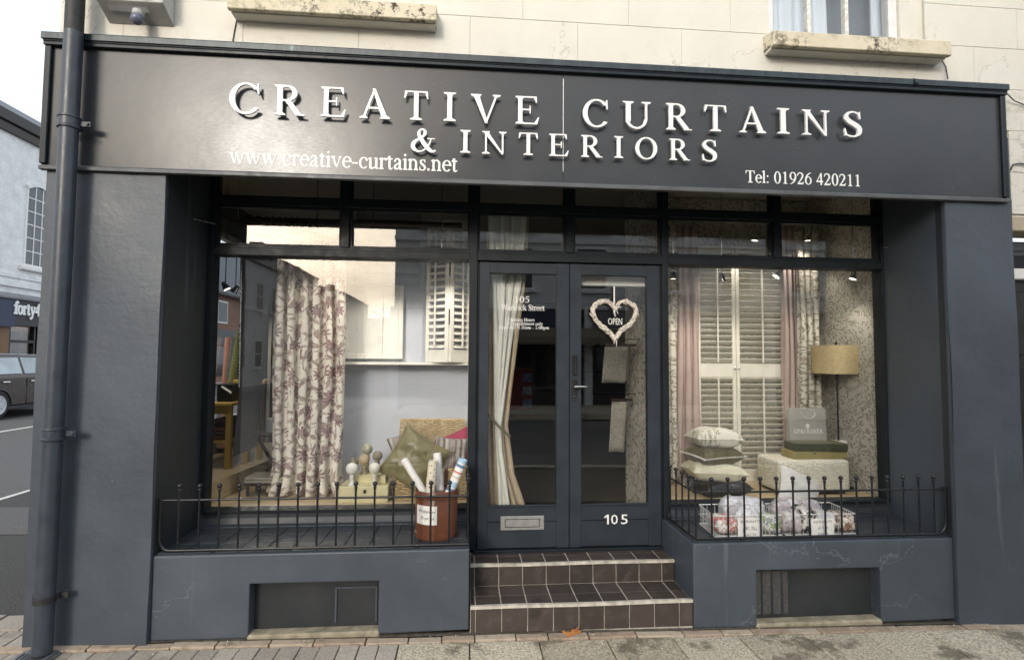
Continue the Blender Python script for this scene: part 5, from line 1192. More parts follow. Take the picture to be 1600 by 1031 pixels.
# gold lamp
lmp = thing('floor_lamp', (aty(1308, 700, 1.0).x, 1.0, DF), 'slender dark lamp with gold drum shade in the right window', 'lamp')
lx = aty(1308, 600, 1.0).x; s0, s1 = aty(1308, 584, 1.0).z, aty(1308, 540, 1.0).z; rad = (aty(1341, 560, 1.0).x-aty(1274.5, 560, 1.0).x)/2
t = NT('gold_shade', .55, .25, .4); p = t.pos(); t.col(t.mix(t.rng(t.noise(p, 40, 4), .3, .7), (.50, .40, .215), (.60, .49, .28))); M['goldshade'] = t.m
so_ = part('lamp_shade', MB().lathe([(rad, s0), (rad*.985, s1), (rad*.965, s1), (rad*.98, s0), (rad, s0)], (lx, 1.0, 0), 40), 'goldshade', lmp, smooth=40)
part('shade_rim', MB().tube([(lx+rad*1.003*math.cos(a*.157), 1.0+rad*1.003*math.sin(a*.157), s0) for a in range(40)], .003, 6, closed=True), 'iron', so_)
part('stem', MB().tube([(lx, 1.0, DF+.02), (lx, 1.0, s1+.01)], .007, 10), 'iron', lmp, smooth=60); part('neck', MB().lathe([(.008, 0), (.016, .012), (.010, .03), (.016, .045), (.008, .06)], (lx, 1.0, s0-.05), 12), 'iron', lmp, smooth=60)
part('finial', MB().lathe([(.006, 0), (.012, .012), (.0001, .028)], (lx, 1.0, s1+.008), 12), 'iron', lmp, smooth=60); part('base', MB().lathe([(.11, 0), (.11, .012), (.02, .022)], (lx, 1.0, DF+.001), 24), 'iron', lmp)
# boucle cube, boxes, bag
ot = thing('boucle_pouffe', (2.42, .85, DF), 'cream boucle upholstered cube pouffe in the right window', 'pouffe')
a = aty(1219, 775, .72); b = aty(1329, 719, .72); oz = b.z
part('upholstery', B(a.x, b.x, .72, 1.06, DF+.02, oz), 'boucle', ot, bev=.035, seg=4, smooth=60); part('foot', B(a.x+.03, b.x-.03, .75, 1.03, DF+.001, DF+.021), 'darkwood', ot)
ca, cb = aty(1238, 722, .80), aty(1321, 704, .80)
cb1 = thing('mustard_box', ((ca.x+cb.x)/2, .86, oz), 'mustard coloured flat gift box on the boucle pouffe', 'box')
part('box_body', B(ca.x, cb.x, .78, .95, oz+.001, oz+.058), simple('mustard_card', (.27, .23, .085), .6, var=.12), cb1, bev=.003)
part('box_clasp', MB().lathe([(.007, 0), (.007, -.004)], ((ca.x+cb.x)/2-.05, .779, oz+.045), 10, 'y'), 'darkwood', cb1)
da, d_b = aty(1244, 706, .79), aty(1322, 690, .79)
cb2 = thing('green_box', ((da.x+d_b.x)/2, .86, oz+.06), 'dark green flat gift box on top of the mustard box', 'box')
mb = B(da.x, d_b.x, .775, .95, oz+.060, oz+.118); M4 = Matrix.Translation(((da.x+d_b.x)/2, .86, 0)) @ Matrix.Rotation(R(-5), 4, 'Z') @ Matrix.Translation((-(da.x+d_b.x)/2, -.86, 0)); part('box_body', mb.xform(M4), simple('dark_green_card', (.050, .055, .024), .5, var=.2), cb2, bev=.003)
mb = B(da.x+.004, d_b.x-.004, .779, .947, oz+.118, oz+.122); part('lid', mb.xform(M4), simple('green_lid_card', (.12, .12, .06), .5, var=.2), cb2)
ba, bb_ = aty(1234.5, 716, .99), aty(1290, 638, .99)
bag = thing('paper_bag', ((ba.x+bb_.x)/2, 1.0, oz), 'grey paper carrier bag lettered GP & J BAKER behind the gift boxes', 'bag')
part('bag_body', MB().prism([(.975, oz+.001), (1.035, oz+.001), (1.03, bb_.z), (.995, bb_.z)], 0, ba.x, bb_.x), simple('grey_bag_paper', (.34, .34, .31), .55, var=.05), bag, bev=.002)
hx = (ba.x+bb_.x)/2; hz = bb_.z
def bag_y(z): return .975+(.995-.975)*(z-oz)/(hz-oz)-.0012
zt2 = aty(1260, 676.5, .985).z; hh = aty(1260, 671, .985).z-zt2
mb, w = text_mb('GP&J BAKER', .012, 40, .06); q0, q1 = aty(1241, 677, .983), aty(1286, 677, .983)
part('lettering', fit_text(mb, (q0.x, bag_y(zt2), zt2), (q1.x, bag_y(zt2), zt2), hh*1.15, .0006), 'letter', bag)
em = MB(); ec = aty(1262, 665, .985)
for k in range(5): em.lathe([(.0085, 0), (.0085, -.0006)], (ec.x+.010*math.cos(k*1.2566+.3), bag_y(ec.z), ec.z+.010*math.sin(k*1.2566+.3)), 10, 'y')
em.box(ec.x-.010, ec.x+.010, bag_y(ec.z)-.0004, bag_y(ec.z)+.0002, ec.z-.024, ec.z-.018); part('crest', em, 'letter', bag)
part('handle', MB().tube([(hx-.06, .984, hz-.03), (hx-.055, .976, hz-.055), (hx-.02, .972, hz-.078), (hx+.02, .972, hz-.078), (hx+.055, .976, hz-.055), (hx+.06, .984, hz-.03)], .0025, 6), 'offwhite', bag, smooth=180)
cp = aty(1316, 689, 1.0); tag(part('paper_tray', MB().box(cp.x-.05, cp.x+.05, .98, 1.06, oz+.001, oz+.11), 'offwhite', bev=.003), 'small white card pack standing right of the grey bag', 'card pack')
# cushion stack
cx_ = aty(1117, 720, .86).x
zz = [aty(1117, y_, .86).z for y_ in (772, 747, 722, 697, 671)]
base = DF+.002
specs = [('darkcloth', .40, 'black satin cushion at the bottom of the stack', None, 10), ('creamcloth', .42, 'cream ribbed cushion second from the bottom of the stack', None, 11), ('olive', .36, 'olive cushion with white bobble trim, third in the stack', 'offwhite', 12), ('floral_cushion', .36, 'pale floral cushion on top of the stack', None, 13)]
for i, (m_, w_, lb, tr, sd) in enumerate(specs):
    th = (zz[i+1]-zz[i])*1.22; zc = max(base+.05, (zz[i]+zz[i+1])/2)
    cushion('stacked_cushion', w_, w_*.9, th, m_, (cx_+(.02, -.01, -.012, -.006)[i], .87, zc), (R((2, -2, 2, -3)[i]), R((-3, 2, -2, 1)[i]), R((8, -6, 10, -4)[i])), lb, 'cushion', 'stack of cushions in the right window', tr, .005, sd)
q = aty(1250, 765, .69); cushion('white_cushion', .36, .30, .10, 'whitecloth', (q.x-.01, .685, q.z-.01), (R(68), R(24), R(4)), 'white cushion leaning against the boucle pouffe', sd=15)
# ------------------------------------------------------------------ track spotlights
def spot(px_, py_, Y, rodtop, lb, tilt=0, lit=None, pw=6.5):
    q = aty(px_, py_, Y); T = thing('spotlight', q, lb, 'spotlight', 'small spotlights on rods')
    part('rod', MB().tube([(q.x, Y, q.z+.03), (q.x, Y, 3.058)], .0035, 6), 'chrome', T)
    hd = part('lamp_head', MB().lathe([(.010, .035), (.016, .030), (.022, -.004), (.030, -.030), (.027, -.030), (.018, 0)], (0, 0, 0), 16).xform(Matrix.Translation(q) @ Matrix.Rotation(R(tilt), 4, 'Y')), 'chrome', T, smooth=50)
    bb = NT('lamp_glass', .3); bb.b.inputs['Emission Color'].default_value = (1, .86, .66, 1); bb.b.inputs['Emission Strength'].default_value = lit or 2.5; bb.col((.8, .78, .7))
    part('bulb', MB().lathe([(.0001, -.027), (.026, -.026), (.026, -.020), (.0001, -.020)], (0, 0, 0), 14).xform(Matrix.Translation(q) @ Matrix.Rotation(R(tilt), 4, 'Y')), bb.m, hd)
    ld = bpy.data.lights.new('spot', 'SPOT'); ld.energy = pw; ld.spot_size = R(105); ld.spot_blend = .6; ld.color = (1, .91, .79); ld.shadow_soft_size = .03
    lo = bpy.data.objects.new('spotlight_beam', ld); COL.objects.link(lo); lo.parent = T; lo.location = Vector((math.sin(R(-tilt))*.045, 0, -.045)); lo.rotation_euler = (R(19), R(tilt*.6), 0)
    return T
for (a, b, Y, lb, ti) in ((1052, 430, .67, 'spotlight hanging at the left edge of the right window', 0), (1128, 434, .67, 'spotlight hanging before the louvred doors in the right window', -12), (1216, 428, .67, 'spotlight hanging near the middle of the right window', 40), (1334, 431, .68, 'spotlight hanging at the right edge of the right window', 22), (1180, 371, 1.0, 'spotlight seen through the first right top light', 10), (1262, 371, 1.0, 'spotlight seen through the last right top light', 0), (352, 447, .95, 'spotlight hanging at the left edge of the left window', -30), (368, 452, 1.2, 'spotlight hanging behind the charcoal board', 35)): spot(a, b, Y, 0, lb, ti)
for (a, lb) in ((494, 'spotlight hanging behind the curtain pole in the left window'), (582, 'spotlight hanging before the grey roman blind'), (690, 'spotlight hanging before the white folding shutters')): spot(a, 396, .68, 0, lb, 0, pw=1.5 if a == 494 else 10)
# ------------------------------------------------------------------ behind the doors
dc = thing('door_curtain', (.3, .68, .27), 'gold curtain with cream lining tied back behind the left door', 'curtain')
dY = .70
def X7(px_, py_): return aty(px_, py_, dY).x
zf = lambda y_: aty(790, y_, dY).z
zt_, ztie, zb_ = zf(333), zf(665), .262
def gshape(v):
    z = zb_+(zt_-zb_)*v
    L_ = np.interp(z, [zb_, ztie, zt_], [X7(764, 790), X7(761, 665), X7(757, 340)]); R_ = np.interp(z, [zb_, zf(790), zf(740), ztie, zf(560), zf(440), zt_], [X7(832, 820), X7(822, 790), X7(803, 740), X7(793, 665), X7(808, 560), X7(822, 440), X7(828, 340)]); return (L_, R_)
drape('gold_cloth', .1, .4, dY, zt_, zb_, 5, 'gold', .022, dc, shape=gshape, nv=40, seed=7)
def lshape(v):
    z = zf(795)+(zt_-zf(795))*v
    L_ = np.interp(z, [zf(795), ztie, zt_], [X7(779, 790), X7(776, 665), X7(759, 340)]); R_ = np.interp(z, [zf(795), zf(700), ztie, zf(560), zf(440), zt_], [X7(797, 790), X7(781, 700), X7(779, 665), X7(797, 560), X7(817, 440), X7(824, 340)]); return (L_, R_)
drape('lining_cloth', .1, .3, dY-.034, zt_, zf(795), 4, 'lining', .012, dc, shape=lshape, nv=40, seed=9)
rp = MB()
A_, B_ = aty(758, 640, dY-.055), aty(797, 682, dY-.055)
for s_ in range(3): rp.tube([A_.lerp(B_, k/40)+Vector((0, -.02*math.sin(k/40*math.pi), -.012*math.sin(k/40*math.pi)))+Vector((.0, .006*math.cos(k*.8+s_*2.09), .006*math.sin(k*.8+s_*2.09))) for k in range(41)], .0062, 6)
part('tie_rope', rp, 'taupe', dc, smooth=180)
# heart wreath with OPEN sign on the right door
hY = .52; hc = aty(960, 500, hY); sx = (aty(997, 500, hY).x-aty(922, 500, hY).x)/2*.90; 
M['twig'] = simple('whitewashed_twig', (.70, .64, .56), .8, var=.3, vs=60, bump=.3)
wr_ = thing('heart_wreath', (hc.x, hY, hc.z), 'whitewashed twig heart wreath with OPEN sign hung on the right door glass', 'wreath')
def heart(t_): return (16*math.sin(t_)**3/16, (13*math.cos(t_)-5*math.cos(2*t_)-2*math.cos(3*t_)-math.cos(4*t_))/16)
tw_ = MB(); rg = random.Random(12); ztp, zbt = aty(960, 466, hY).z, aty(960, 538, hY).z; hz_ = (ztp-zbt)/2
for s_ in range(16):
    ph = s_*.39*2; k1 = rg.choice((9, 11, 13, -10, -12)); rr = rg.uniform(.008, .021); pts = []
    for k in range(110):
        t_ = 2*math.pi*k/110; x_, y_ = heart(t_); x_ = x_*sx; y_ = (y_+.12)*hz_*.93; a_ = k1*t_+ph; n_ = Vector((x_, 0, y_)); n_ = n_.normalized() if n_.length > 1e-4 else Vector((0, 0, 1))
        pts.append(Vector((hc.x+x_, hY, hc.z+y_))+n_*(rr*math.cos(a_))+Vector((0, rr*math.sin(a_), 0)))
    tw_.tube(pts, rg.uniform(.0032, .0050), 5, closed=True)
for _ in range(90):
    t_ = rg.uniform(0, 6.283); x_, y_ = heart(t_); x2, y2 = heart(t_+.16); b_ = Vector((hc.x+x_*sx, hY-.012, hc.z+(y_+.12)*hz_*.93)); d_ = Vector(((x2-x_)*sx, 0, (y2-y_)*hz_*.93)); d_ = d_.normalized() if d_.length > 1e-4 else Vector((0, 0, 1))
    n_ = Vector((-d_.z, 0, d_.x))*rg.uniform(-.02, .02)+Vector((0, rg.uniform(-.012, .004), 0)); tw_.tube([b_+n_*.6, b_+n_+d_*rg.uniform(.02, .05)+Vector((-d_.z, 0, d_.x))*rg.uniform(-.012, .012)], [.0042, .0026], 5)
o = part('twigs', tw_, 'twig', wr_, smooth=180); o['kind'] = 'stuff'
part('ribbon', MB().box(hc.x-.006, hc.x+.004, hY-.001, hY+.001, aty(960, 478, hY).z, aty(960, 447, hY).z), 'offwhite', wr_)
sg_ = part('ribbon_bow', MB().tube([(hc.x, hY-.012, aty(960, 480, hY).z), (hc.x-.006, hY-.014, aty(960, 488, hY).z), (hc.x+.004, hY-.012, aty(960, 495, hY).z)], .006, 8), 'offwhite', wr_, smooth=180)
mb = builtin_text('OPEN', 1, .05); q0, q1 = aty(950, 507, hY), aty(972, 507, hY)
part('open_lettering', fit_text(mb, (q0.x, hY, q0.z), (q1.x, hY, q0.z), (aty(960, 497, hY).z-q0.z)/.70, .003), 'letter', wr_)
# vinyl text on the left door pane
vY = GW-.0268
for (tx, a, b, yb, yc) in (('105', 804.5, 827, 472.5, 463), ('Warwick Street', 783, 851, 485, 476), ('Opening Hours', 794, 835, 502, 497), ('By appointment only', 792, 848, 508, 503.2), ('Saturday 9.30am - 5.00pm', 780, 858, 514, 509.2)):
    vinyl(tx, a, b, yb, yb, yc, vY, doors[0], .006, res=30, thick=.0004)
# blind box over the right door, red notice board, sample hangers, dark counter
tag(part('blind_box', B(gx[1][0]-.03, gx[1][1]+.06, .63, .70, aty(960, 447, .63).z, aty(960, 424, .63).z), 'offwhite', bev=.004), 'pale blind box behind the top of the right door', 'blind')
def hangset(px0, px1, py0, py1, Y, n, c_, lb):
    a, b = aty(px0, py1, Y), aty(px1, py0, Y); T = thing('sample_hanger', ((a.x+b.x)/2, Y, a.z), lb, 'fabric samples', 'hanging fabric samples inside the door')
    for k in range(n):
        rg = random.Random(k+px0); mb = MB(); y_ = Y+k*.022; x0 = a.x+k*.010; x1 = b.x-.004+k*.010
        mb.grid(lambda u, v: (x0+(x1-x0)*u-(1-v)*.025*(1 if n < 6 else .6), y_+.006*math.sin(u*6+k)+.012*(1-v)*rg.random(), a.z+(b.z-a.z)*v+.004*math.sin(u*4+k)), 8, 8)
        o = part('sample', mb, simple('hung_sample%d' % k, tuple(x*(.8+.08*k) for x in c_), .95, vs=60, var=.3), T, smooth=180); o.modifiers.new('s', 'SOLIDIFY').thickness = .004
    part('hanger', MB().box(a.x, b.x+.05, Y-.01, Y+n*.022, b.z, b.z+.02), 'darkwood', T)
    part('hook', MB().tube([((a.x+b.x)/2, Y+.03, b.z+.02), ((a.x+b.x)/2+.1, Y+.05, b.z+.06), (1.40, Y+.06, b.z+.06)], .004, 6), 'iron', T)
hangset(945, 984, 541, 598, 1.05, 5, (.26, .25, .21), 'bundle of grey fabric samples hung below the heart wreath')
hangset(956, 980, 627, 706, 1.15, 3, (.34, .32, .27), 'long pale fabric samples hung low behind the right door')
nbd = thing('notice_board', (.55, 2.6, 1.2), 'red notice board with small blue and white cards inside the shop', 'notice board')
a, b = aty(800, 640, 2.6), aty(833, 575, 2.6); part('board', B(a.x-.1, b.x, 2.6, 2.63, a.z, b.z), simple('red_board', (.22, .012, .012), .7), nbd)
for k in range(3):
    for j in range(1): q = aty(821, 590+k*20, 2.59); part('card', B(q.x-.03, q.x+.07, 2.590, 2.596, q.z-.045, q.z+.045), simple('blue_card%d' % k, [(.18, .24, .36), (.35, .38, .42), (.22, .28, .40)][k], .7, vs=30, var=.6), nbd)
ct = thing('shop_counter', (.7, 4.6, .26), 'dark counter deep inside the shop behind the doors', 'counter')
part('counter_body', B(.1, 1.3, 4.4, 5.0, .259, 1.15), 'darkwood', ct, bev=.01); part('counter_top', B(.05, 1.35, 4.36, 5.05, 1.15, 1.19), 'roomwall', ct, bev=.005)
sf = thing('fabric_shelving', (2.3, 6.8, .26), 'tall shelving with fabric books against the back wall of the shop', 'shelving')
for k in range(6): part('shelf', B(-1.5, 3.0, 6.75, 7.08, .5+k*.42, .53+k*.42), 'darkwood', sf)
# ------------------------------------------------------------------ on the ledges: bin of wallpaper rolls, remnant baskets
LZ = .4642
t = NT('brown_leather', .38, 0, .5); p = t.pos(); n_ = t.noise(p, 7, 6, .6)
t.col(t.mix(t.rng(n_, .3, .7), (.105, .036, .018), (.15, .055, .028))); t.bump(t.noise(p, 130, 4), .15, .003); M['leather'] = t.m
br = .136; bc = atz(680, 846, LZ); bx_, by_ = bc.x-.002, bc.y+br; bz1 = aty(680, 770, by_-br).z
bn = thing('wallpaper_bin', (bx_, by_, LZ), 'round brown leather bin holding wallpaper rolls on the left ledge', 'bin')
part('bin_wall', MB().lathe([(br*.95, LZ), (br*.955, LZ+.01), (br, bz1-.004), (br-.003, bz1), (br-.008, bz1-.004), (br*.93, LZ+.02), (.0001, LZ+.02)], (bx_, by_, 0), 48), 'leather', bn, smooth=50)
for zz_ in (LZ+.022, bz1-.034):
    rr = br*.955+(br-br*.955)*(zz_-LZ)/(bz1-LZ); part('leather_band', MB().lathe([(rr+.0005, -.014), (rr+.004, -.012), (rr+.004, .012), (rr+.0005, .014)], (bx_, by_, zz_), 48), 'leather', bn, smooth=40)
na, nb_ = aty(650, 822, by_-br), aty(683, 792, by_-br); mb = MB()
def note_pt(u, v):
    x_ = na.x+(nb_.x-na.x)*u; dx = x_-bx_; r_ = br*.985+.0015; return (x_, by_-math.sqrt(max(0, r_*r_-dx*dx))-.001, na.z+.004+(nb_.z-na.z)*v)
mb.grid(note_pt, 12, 2); nt_ = part('price_note', mb, 'white', bn); nt_.modifiers.new('s', 'SOLIDIFY').thickness = .0006
def on_note(txt, u0, u1, v, hgt):
    m_ = builtin_text(txt, 1, 0); a_ = np.array(m_.v); w0, w1 = a_[:, 0].min(), a_[:, 0].max(); out = []
    for x, y, z in m_.v:
        q = note_pt(u0+(x-w0)/(w1-w0)*(u1-u0), v+z*hgt+.06*math.sin(x*3)*.15); out.append((q[0]+.0012*z, q[1]-.0016, q[2]))
    m_.v = out; return part('handwriting', m_, 'ink', nt_)
M['ink'] = simple('black_ink', (.02, .02, .022), .6, bump=0)
on_note('Wallpaper', .08, .92, .64, .22); on_note('£5 per roll', .20, .85, .28, .22)
def paper(name, c, fn): 
    t = NT(name, .7, 0, .3); p = t.pos(src='uv'); s = t.n('ShaderNodeSeparateXYZ'); t.l(p, s.inputs[0]); t.col(fn(t, p, s, c)); return t.m
def f_plain(t, p, s, c): return t.mix(t.rng(t.noise(p, 20, 3), .48, .52, 0, .25), c, (.45, .45, .45))
def f_dots(t, p, s, c):
    a = t.math('SINE', t.math('MULTIPLY', s.outputs[0], 140)); b = t.math('SINE', t.math('MULTIPLY', s.outputs[1], 140)); return t.mix(t.rng(t.math('MULTIPLY', a, b), .55, .75), c, (.35, .31, .25))
def f_strip(t, p, s, c):
    f = t.math('FRACT', t.math('DIVIDE', s.outputs[1], .16)); col = t.mix(0., c, c)
    for (a, b, cc) in ((.05, .13, (.60, .22, .20)), (.30, .42, (.12, .22, .34)), (.48, .70, (.36, .52, .66)), (.86, .92, (.55, .45, .40))): col = t.mix(t.math('MULTIPLY', t.math('GREATER_THAN', f, a), t.math('LESS_THAN', f, b)), col, cc)
    return col
W_ = (.74, .73, .70)
rolls = [((631, 717), (662, 768), .00, 5.6, f_plain, 'white wallpaper roll leaning left in the brown bin'), ((677, 719), (672, 768), -.055, 7.2, f_dots, 'cream dotted wallpaper roll standing in the brown bin'), ((683, 708), (688, 768), .045, 6.4, f_plain, 'tallest plain white wallpaper roll in the brown bin'), ((724, 717), (703, 768), -.02, 7.0, f_strip, 'blue and red striped wallpaper roll leaning right in the brown bin')]
for i, (pt_, pb_, dy, rw, fn, lb) in enumerate(rolls):
    a, b = aty(*pb_, by_+dy), aty(*pt_, by_+dy*1.2); d = (b-a).normalized(); a2 = a-d*.20; r_ = rw/F*3.55; T = thing('wallpaper_roll', a2, lb, 'wallpaper roll', 'wallpaper rolls in the bin')
    L_ = (b-a2).length; mb = MB(); up = d.orthogonal().normalized(); w = d.cross(up)
    def rp(u, v):
        th = u*2*math.pi*2.6; rr = r_*(1-.07*u); return a2+d*(L_*v)+(up*math.cos(th)+w*math.sin(th))*rr
    mb.grid(rp, 60, 6); o = part('rolled_paper', mb, paper('wallpaper%d' % i, W_ if fn is not f_dots else (.62, .57, .46), fn), T, smooth=180)
    ul = o.data.uv_layers.new(name='UVMap'); g = ORG[o]
    for lp in o.data.loops:
        q = o.data.vertices[lp.vertex_index].co+g-a2; h = q.dot(d); ul.data[lp.index].uv = (math.atan2(q.dot(w), q.dot(up))*r_, h)
# wire baskets
from mathutils import noise as mnoise
M['wire'] = simple('white_coated_wire', (.66, .66, .64), .4, bump=0)
def basket(xf0, xf1, yf, yb, z1, label, shift):
    T = thing('wire_basket', ((xf0+xf1)/2, (yf+yb)/2, LZ), label, 'basket', 'white wire remnant baskets'); z0 = LZ+.004
    P = lambda u, v, z: (xf0+(xf1-xf0)*u+shift*v, yf+(yb-yf)*v, z)
    for z, r_ in ((z0, .003), (z1, .0035), ((z0+z1)/2, .0018)): part('rim_wire', MB().tube([P(0, 0, z), P(1, 0, z), P(1, 1, z), P(0, 1, z)], r_, 6, closed=True), 'wire', T)
    wm = MB()
    for k in range(1, 16): wm.tube([P(k/16, 0, z1), P(k/16, 0, z0), P(k/16, 1, z0), P(k/16, 1, z1)], .0014, 5)
    for k in range(1, 12): wm.tube([P(0, k/12, z1), P(0, k/12, z0), P(1, k/12, z0), P(1, k/12, z1)], .0014, 5)
    part('wire_mesh', wm, 'wire', T)['kind'] = 'stuff'; return T, P
zr = aty(1160, 805, .09).z
A0, A1 = aty(1117, 841, .085).x, aty(1222, 841, .085).x; B0, B1 = aty(1228, 839, .085).x, aty(1337, 838, .085).x
bA, PA = basket(A0, A1, .085, .36, zr, 'left white wire basket of wrapped fabric remnants behind the railing', .02)
bB, PB = basket(B0, B1, .085, .36, zr, 'right white wire basket of wrapped fabric remnants behind the railing', .02)
def remnant_mat(name, base, c1, c2, sc):
    t = NT(name, .32, 0, .5); p = t.pos(); n1 = t.noise(p, sc, 3, .6, .4); n2 = t.noise(p, sc*2.1, 3, .6, .8)
    col = t.mix(t.rng(n1, .47, .50), base, c1); col = t.mix(t.rng(n2, .54, .57), col, c2); col = t.mix(t.rng(t.math('ABSOLUTE', t.math('SUBTRACT', t.noise(p, sc*1.3, 2), .5)), .0, .02, .6, 0), col, tuple(x*.5 for x in c1)); t.col(col); t.bump(t.noise(p, 40, 5, .6, .5), .5, .01)
    t.b.inputs['Coat Weight'].default_value = .6; t.b.inputs['Coat Roughness'].default_value = .12; return t.m
def bundle(P, u, v, w, d, h, mat, lb, sd, peak=0.):
    c = Vector(P(u, v, LZ+.008)); mb = MB(); nu, nv = 26, 14
    def f(a, b):
        th = a*2*math.pi; ph = b*math.pi; x, y, z = math.cos(th)*math.sin(ph), math.sin(th)*math.sin(ph), -math.cos(ph)
        sg = lambda q, e: math.copysign(abs(q)**e, q); x, y, z = sg(x, .55), sg(y, .55), sg(z, .6)
        n = mnoise.noise(Vector((x*2.1+sd*3.3, y*2.1, z*2.1)))*.16+abs(mnoise.noise(Vector((x*5+sd, y*5, z*5))))*.14
        k = 1+n; pk = peak*max(0, z-.3)*(1 if mnoise.noise(Vector((x*3, y*3, sd))) > -.1 else .3)
        return (c.x+x*w/2*k, c.y+y*d/2*k, max(LZ+.008, c.z+h/2+z*h/2*k+pk))
    mb.grid(f, nu, nv); tag(part('fabric_remnant', mb, mat, smooth=180), lb, 'fabric remnant', 'wrapped fabric remnants in the wire baskets')
RW = (.66, .65, .63)
rm = [remnant_mat('remnant_pink', RW, (.50, .16, .15), (.42, .34, .30), 16), remnant_mat('remnant_white', (.70, .70, .72), (.55, .55, .58), (.48, .46, .46), 10), remnant_mat('remnant_green', RW, (.26, .34, .16), (.20, .22, .25), 20), remnant_mat('remnant_grey', (.58, .57, .57), (.34, .32, .34), (.50, .40, .40), 14), remnant_mat('remnant_black', RW, (.03, .03, .035), (.45, .42, .38), 18), remnant_mat('remnant_brown', (.56, .48, .40), (.20, .12, .08), (.62, .58, .52), 18)]
bundle(PA, .20, .30, .15, .17, .105, rm[0], 'pink and white wrapped remnant at the left of the left basket', 1); bundle(PA, .52, .35, .17, .2, .13, rm[1], 'crumpled white wrapped remnant rising from the left basket', 2, .05)
bundle(PA, .86, .25, .12, .15, .11, rm[2], 'green patterned wrapped remnant at the right of the left basket', 3); bundle(PA, .62, .78, .30, .14, .16, rm[1], 'white plastic wrapped remnant at the back of the left basket', 4, .04)
bundle(PB, .12, .35, .13, .2, .125, rm[3], 'grey white wrapped remnant at the left of the right basket', 5, .02); bundle(PB, .36, .30, .13, .17, .135, rm[4], 'black and white printed remnant in the right basket', 6, .03)
bundle(PB, .62, .40, .15, .18, .115, rm[1], 'white wrapped remnant behind the right price card', 7); bundle(PB, .88, .30, .12, .18, .11, rm[5], 'brown patterned wrapped remnant at the right end of the right basket', 8); bundle(PB, .40, .80, .34, .13, .15, rm[3], 'pale wrapped remnant at the back of the right basket', 9, .03)
def card(p0, p1, lines, lb):
    a, b = aty(*p0, .078), aty(*p1, .078); T = thing('price_card', ((a.x+b.x)/2, .078, a.z), lb, 'price card', 'handwritten remnant price cards'); part('paper', B(a.x, b.x, .0775, .0783, a.z, b.z), 'white', T)
    n = len(lines)
    for k, l_ in enumerate(lines):
        w = (b.x-a.x)*(.8 if len(l_) > 6 else .42); m_ = builtin_text(l_, 1, 0); z = b.z-(k+.80)*(b.z-a.z)/n; xm = (a.x+b.x)/2
        part('handwriting', fit_text(m_, (xm-w/2, .0768, z), (xm+w/2, .0768, z+.002), (b.z-a.z)/n*.62, .0003), 'pencil', T)
M['pencil'] = simple('grey_marker_ink', (.16, .16, .17), .7, bump=0)
card((1153, 840), (1191, 808), ('REMNANTS', '£5', 'EACH'), 'white card lettered REMNANTS £5 EACH on the left basket'); card((1268, 838), (1303, 809), ('REMNANTS', '£10', 'EACH'), 'white card lettered REMNANTS £10 EACH on the right basket')
# thin tie rods in the recess corners
for (p0, p1, lb) in (((304, 342), (380, 345), 'thin horizontal metal rod across the top left of the recess'), ((1372, 381), (1421, 384), 'thin horizontal metal rod at the top right of the recess')):
    a, b = aty(*p0, .30), aty(*p1, .30)
    if lb.endswith('left of the recess'): a, b = (-1.786, .30, a.z), (-1.748, .51, a.z+.02)
    else: a, b = (3.10, .30, a.z), (3.09, .51, a.z+.02)
    tag(part('tie_rod', MB().tube([a, b], .005, 8), 'steel'), lb, 'rod')

# grit and scraps along the foot of the wall
gm = MB(); rg = random.Random(21)
for _ in range(170):
    x = rg.uniform(-2.4, 3.9); y = -abs(rg.gauss(.05, .07))-.004; r_ = rg.choice((.002, .003, .004, .006)); z = gz(x)+.002; a = rg.uniform(0, 6)
    gm.add([(x+r_*math.cos(a), y+r_*math.sin(a), z), (x+r_*math.cos(a+2.1), y+r_*math.sin(a+2.1), z), (x+r_*math.cos(a+4.2), y+r_*math.sin(a+4.2), z), (x, y, z+r_*1.1)], [(0, 1, 3), (1, 2, 3), (2, 0, 3), (0, 2, 1)])
gr_ = part('grit', gm, simple('grit', (.50, .45, .38), .9, var=.6, vs=60)); gr_['kind'] = 'stuff'; tag(gr_, 'pale grit and scraps along the foot of the shop wall', 'grit')
# ------------------------------------------------------------------ the side street to the left
def painted_brick(name, c, c2, mort, bump=.5, sc=1.0, axis='x', rough=.8):
    t = NT(name, rough, 0, .3); p = t.pos((1, 1, 1), (R(90), 0, R(90)) if axis == 'x' else (R(90), 0, 0))
    g = t.n('ShaderNodeNewGeometry').outputs['Position']; s = t.n('ShaderNodeSeparateXYZ'); t.l(g, s.inputs[0]); cb = t.n('ShaderNodeCombineXYZ')
    t.l(s.outputs[1 if axis == 'x' else 0], cb.inputs[0]); t.l(s.outputs[2], cb.inputs[1])
    b = t.n('ShaderNodeTexBrick'); b.inputs['Scale'].default_value = 1; b.inputs['Brick Width'].default_value = .225*sc; b.inputs['Row Height'].default_value = .075*sc; b.inputs['Mortar Size'].default_value = .010*sc
    b.inputs['Color1'].default_value = (*c, 1); b.inputs['Color2'].default_value = (*c2, 1); b.inputs['Mortar'].default_value = (*mort, 1); t.l(cb.outputs[0], b.inputs['Vector'])
    n = t.noise(g, 3, 6); t.col(t.mix(t.rng(n, .35, .7), b.outputs['Color'], t.mix(1, b.outputs['Color'], (.8, .8, .8), 'MULTIPLY')))
    h = t.math('SUBTRACT', t.math('MULTIPLY', t.noise(g, 9, 5), .6), b.outputs['Fac']); t.bump(h, bump, .02); return t.m
M['wbrick'] = painted_brick('white_painted_brick', (.87, .87, .87), (.84, .84, .84), (.77, .77, .77)); M['rbrick'] = painted_brick('red_brick', (.27, .115, .07), (.33, .16, .10), (.30, .25, .20), .4)
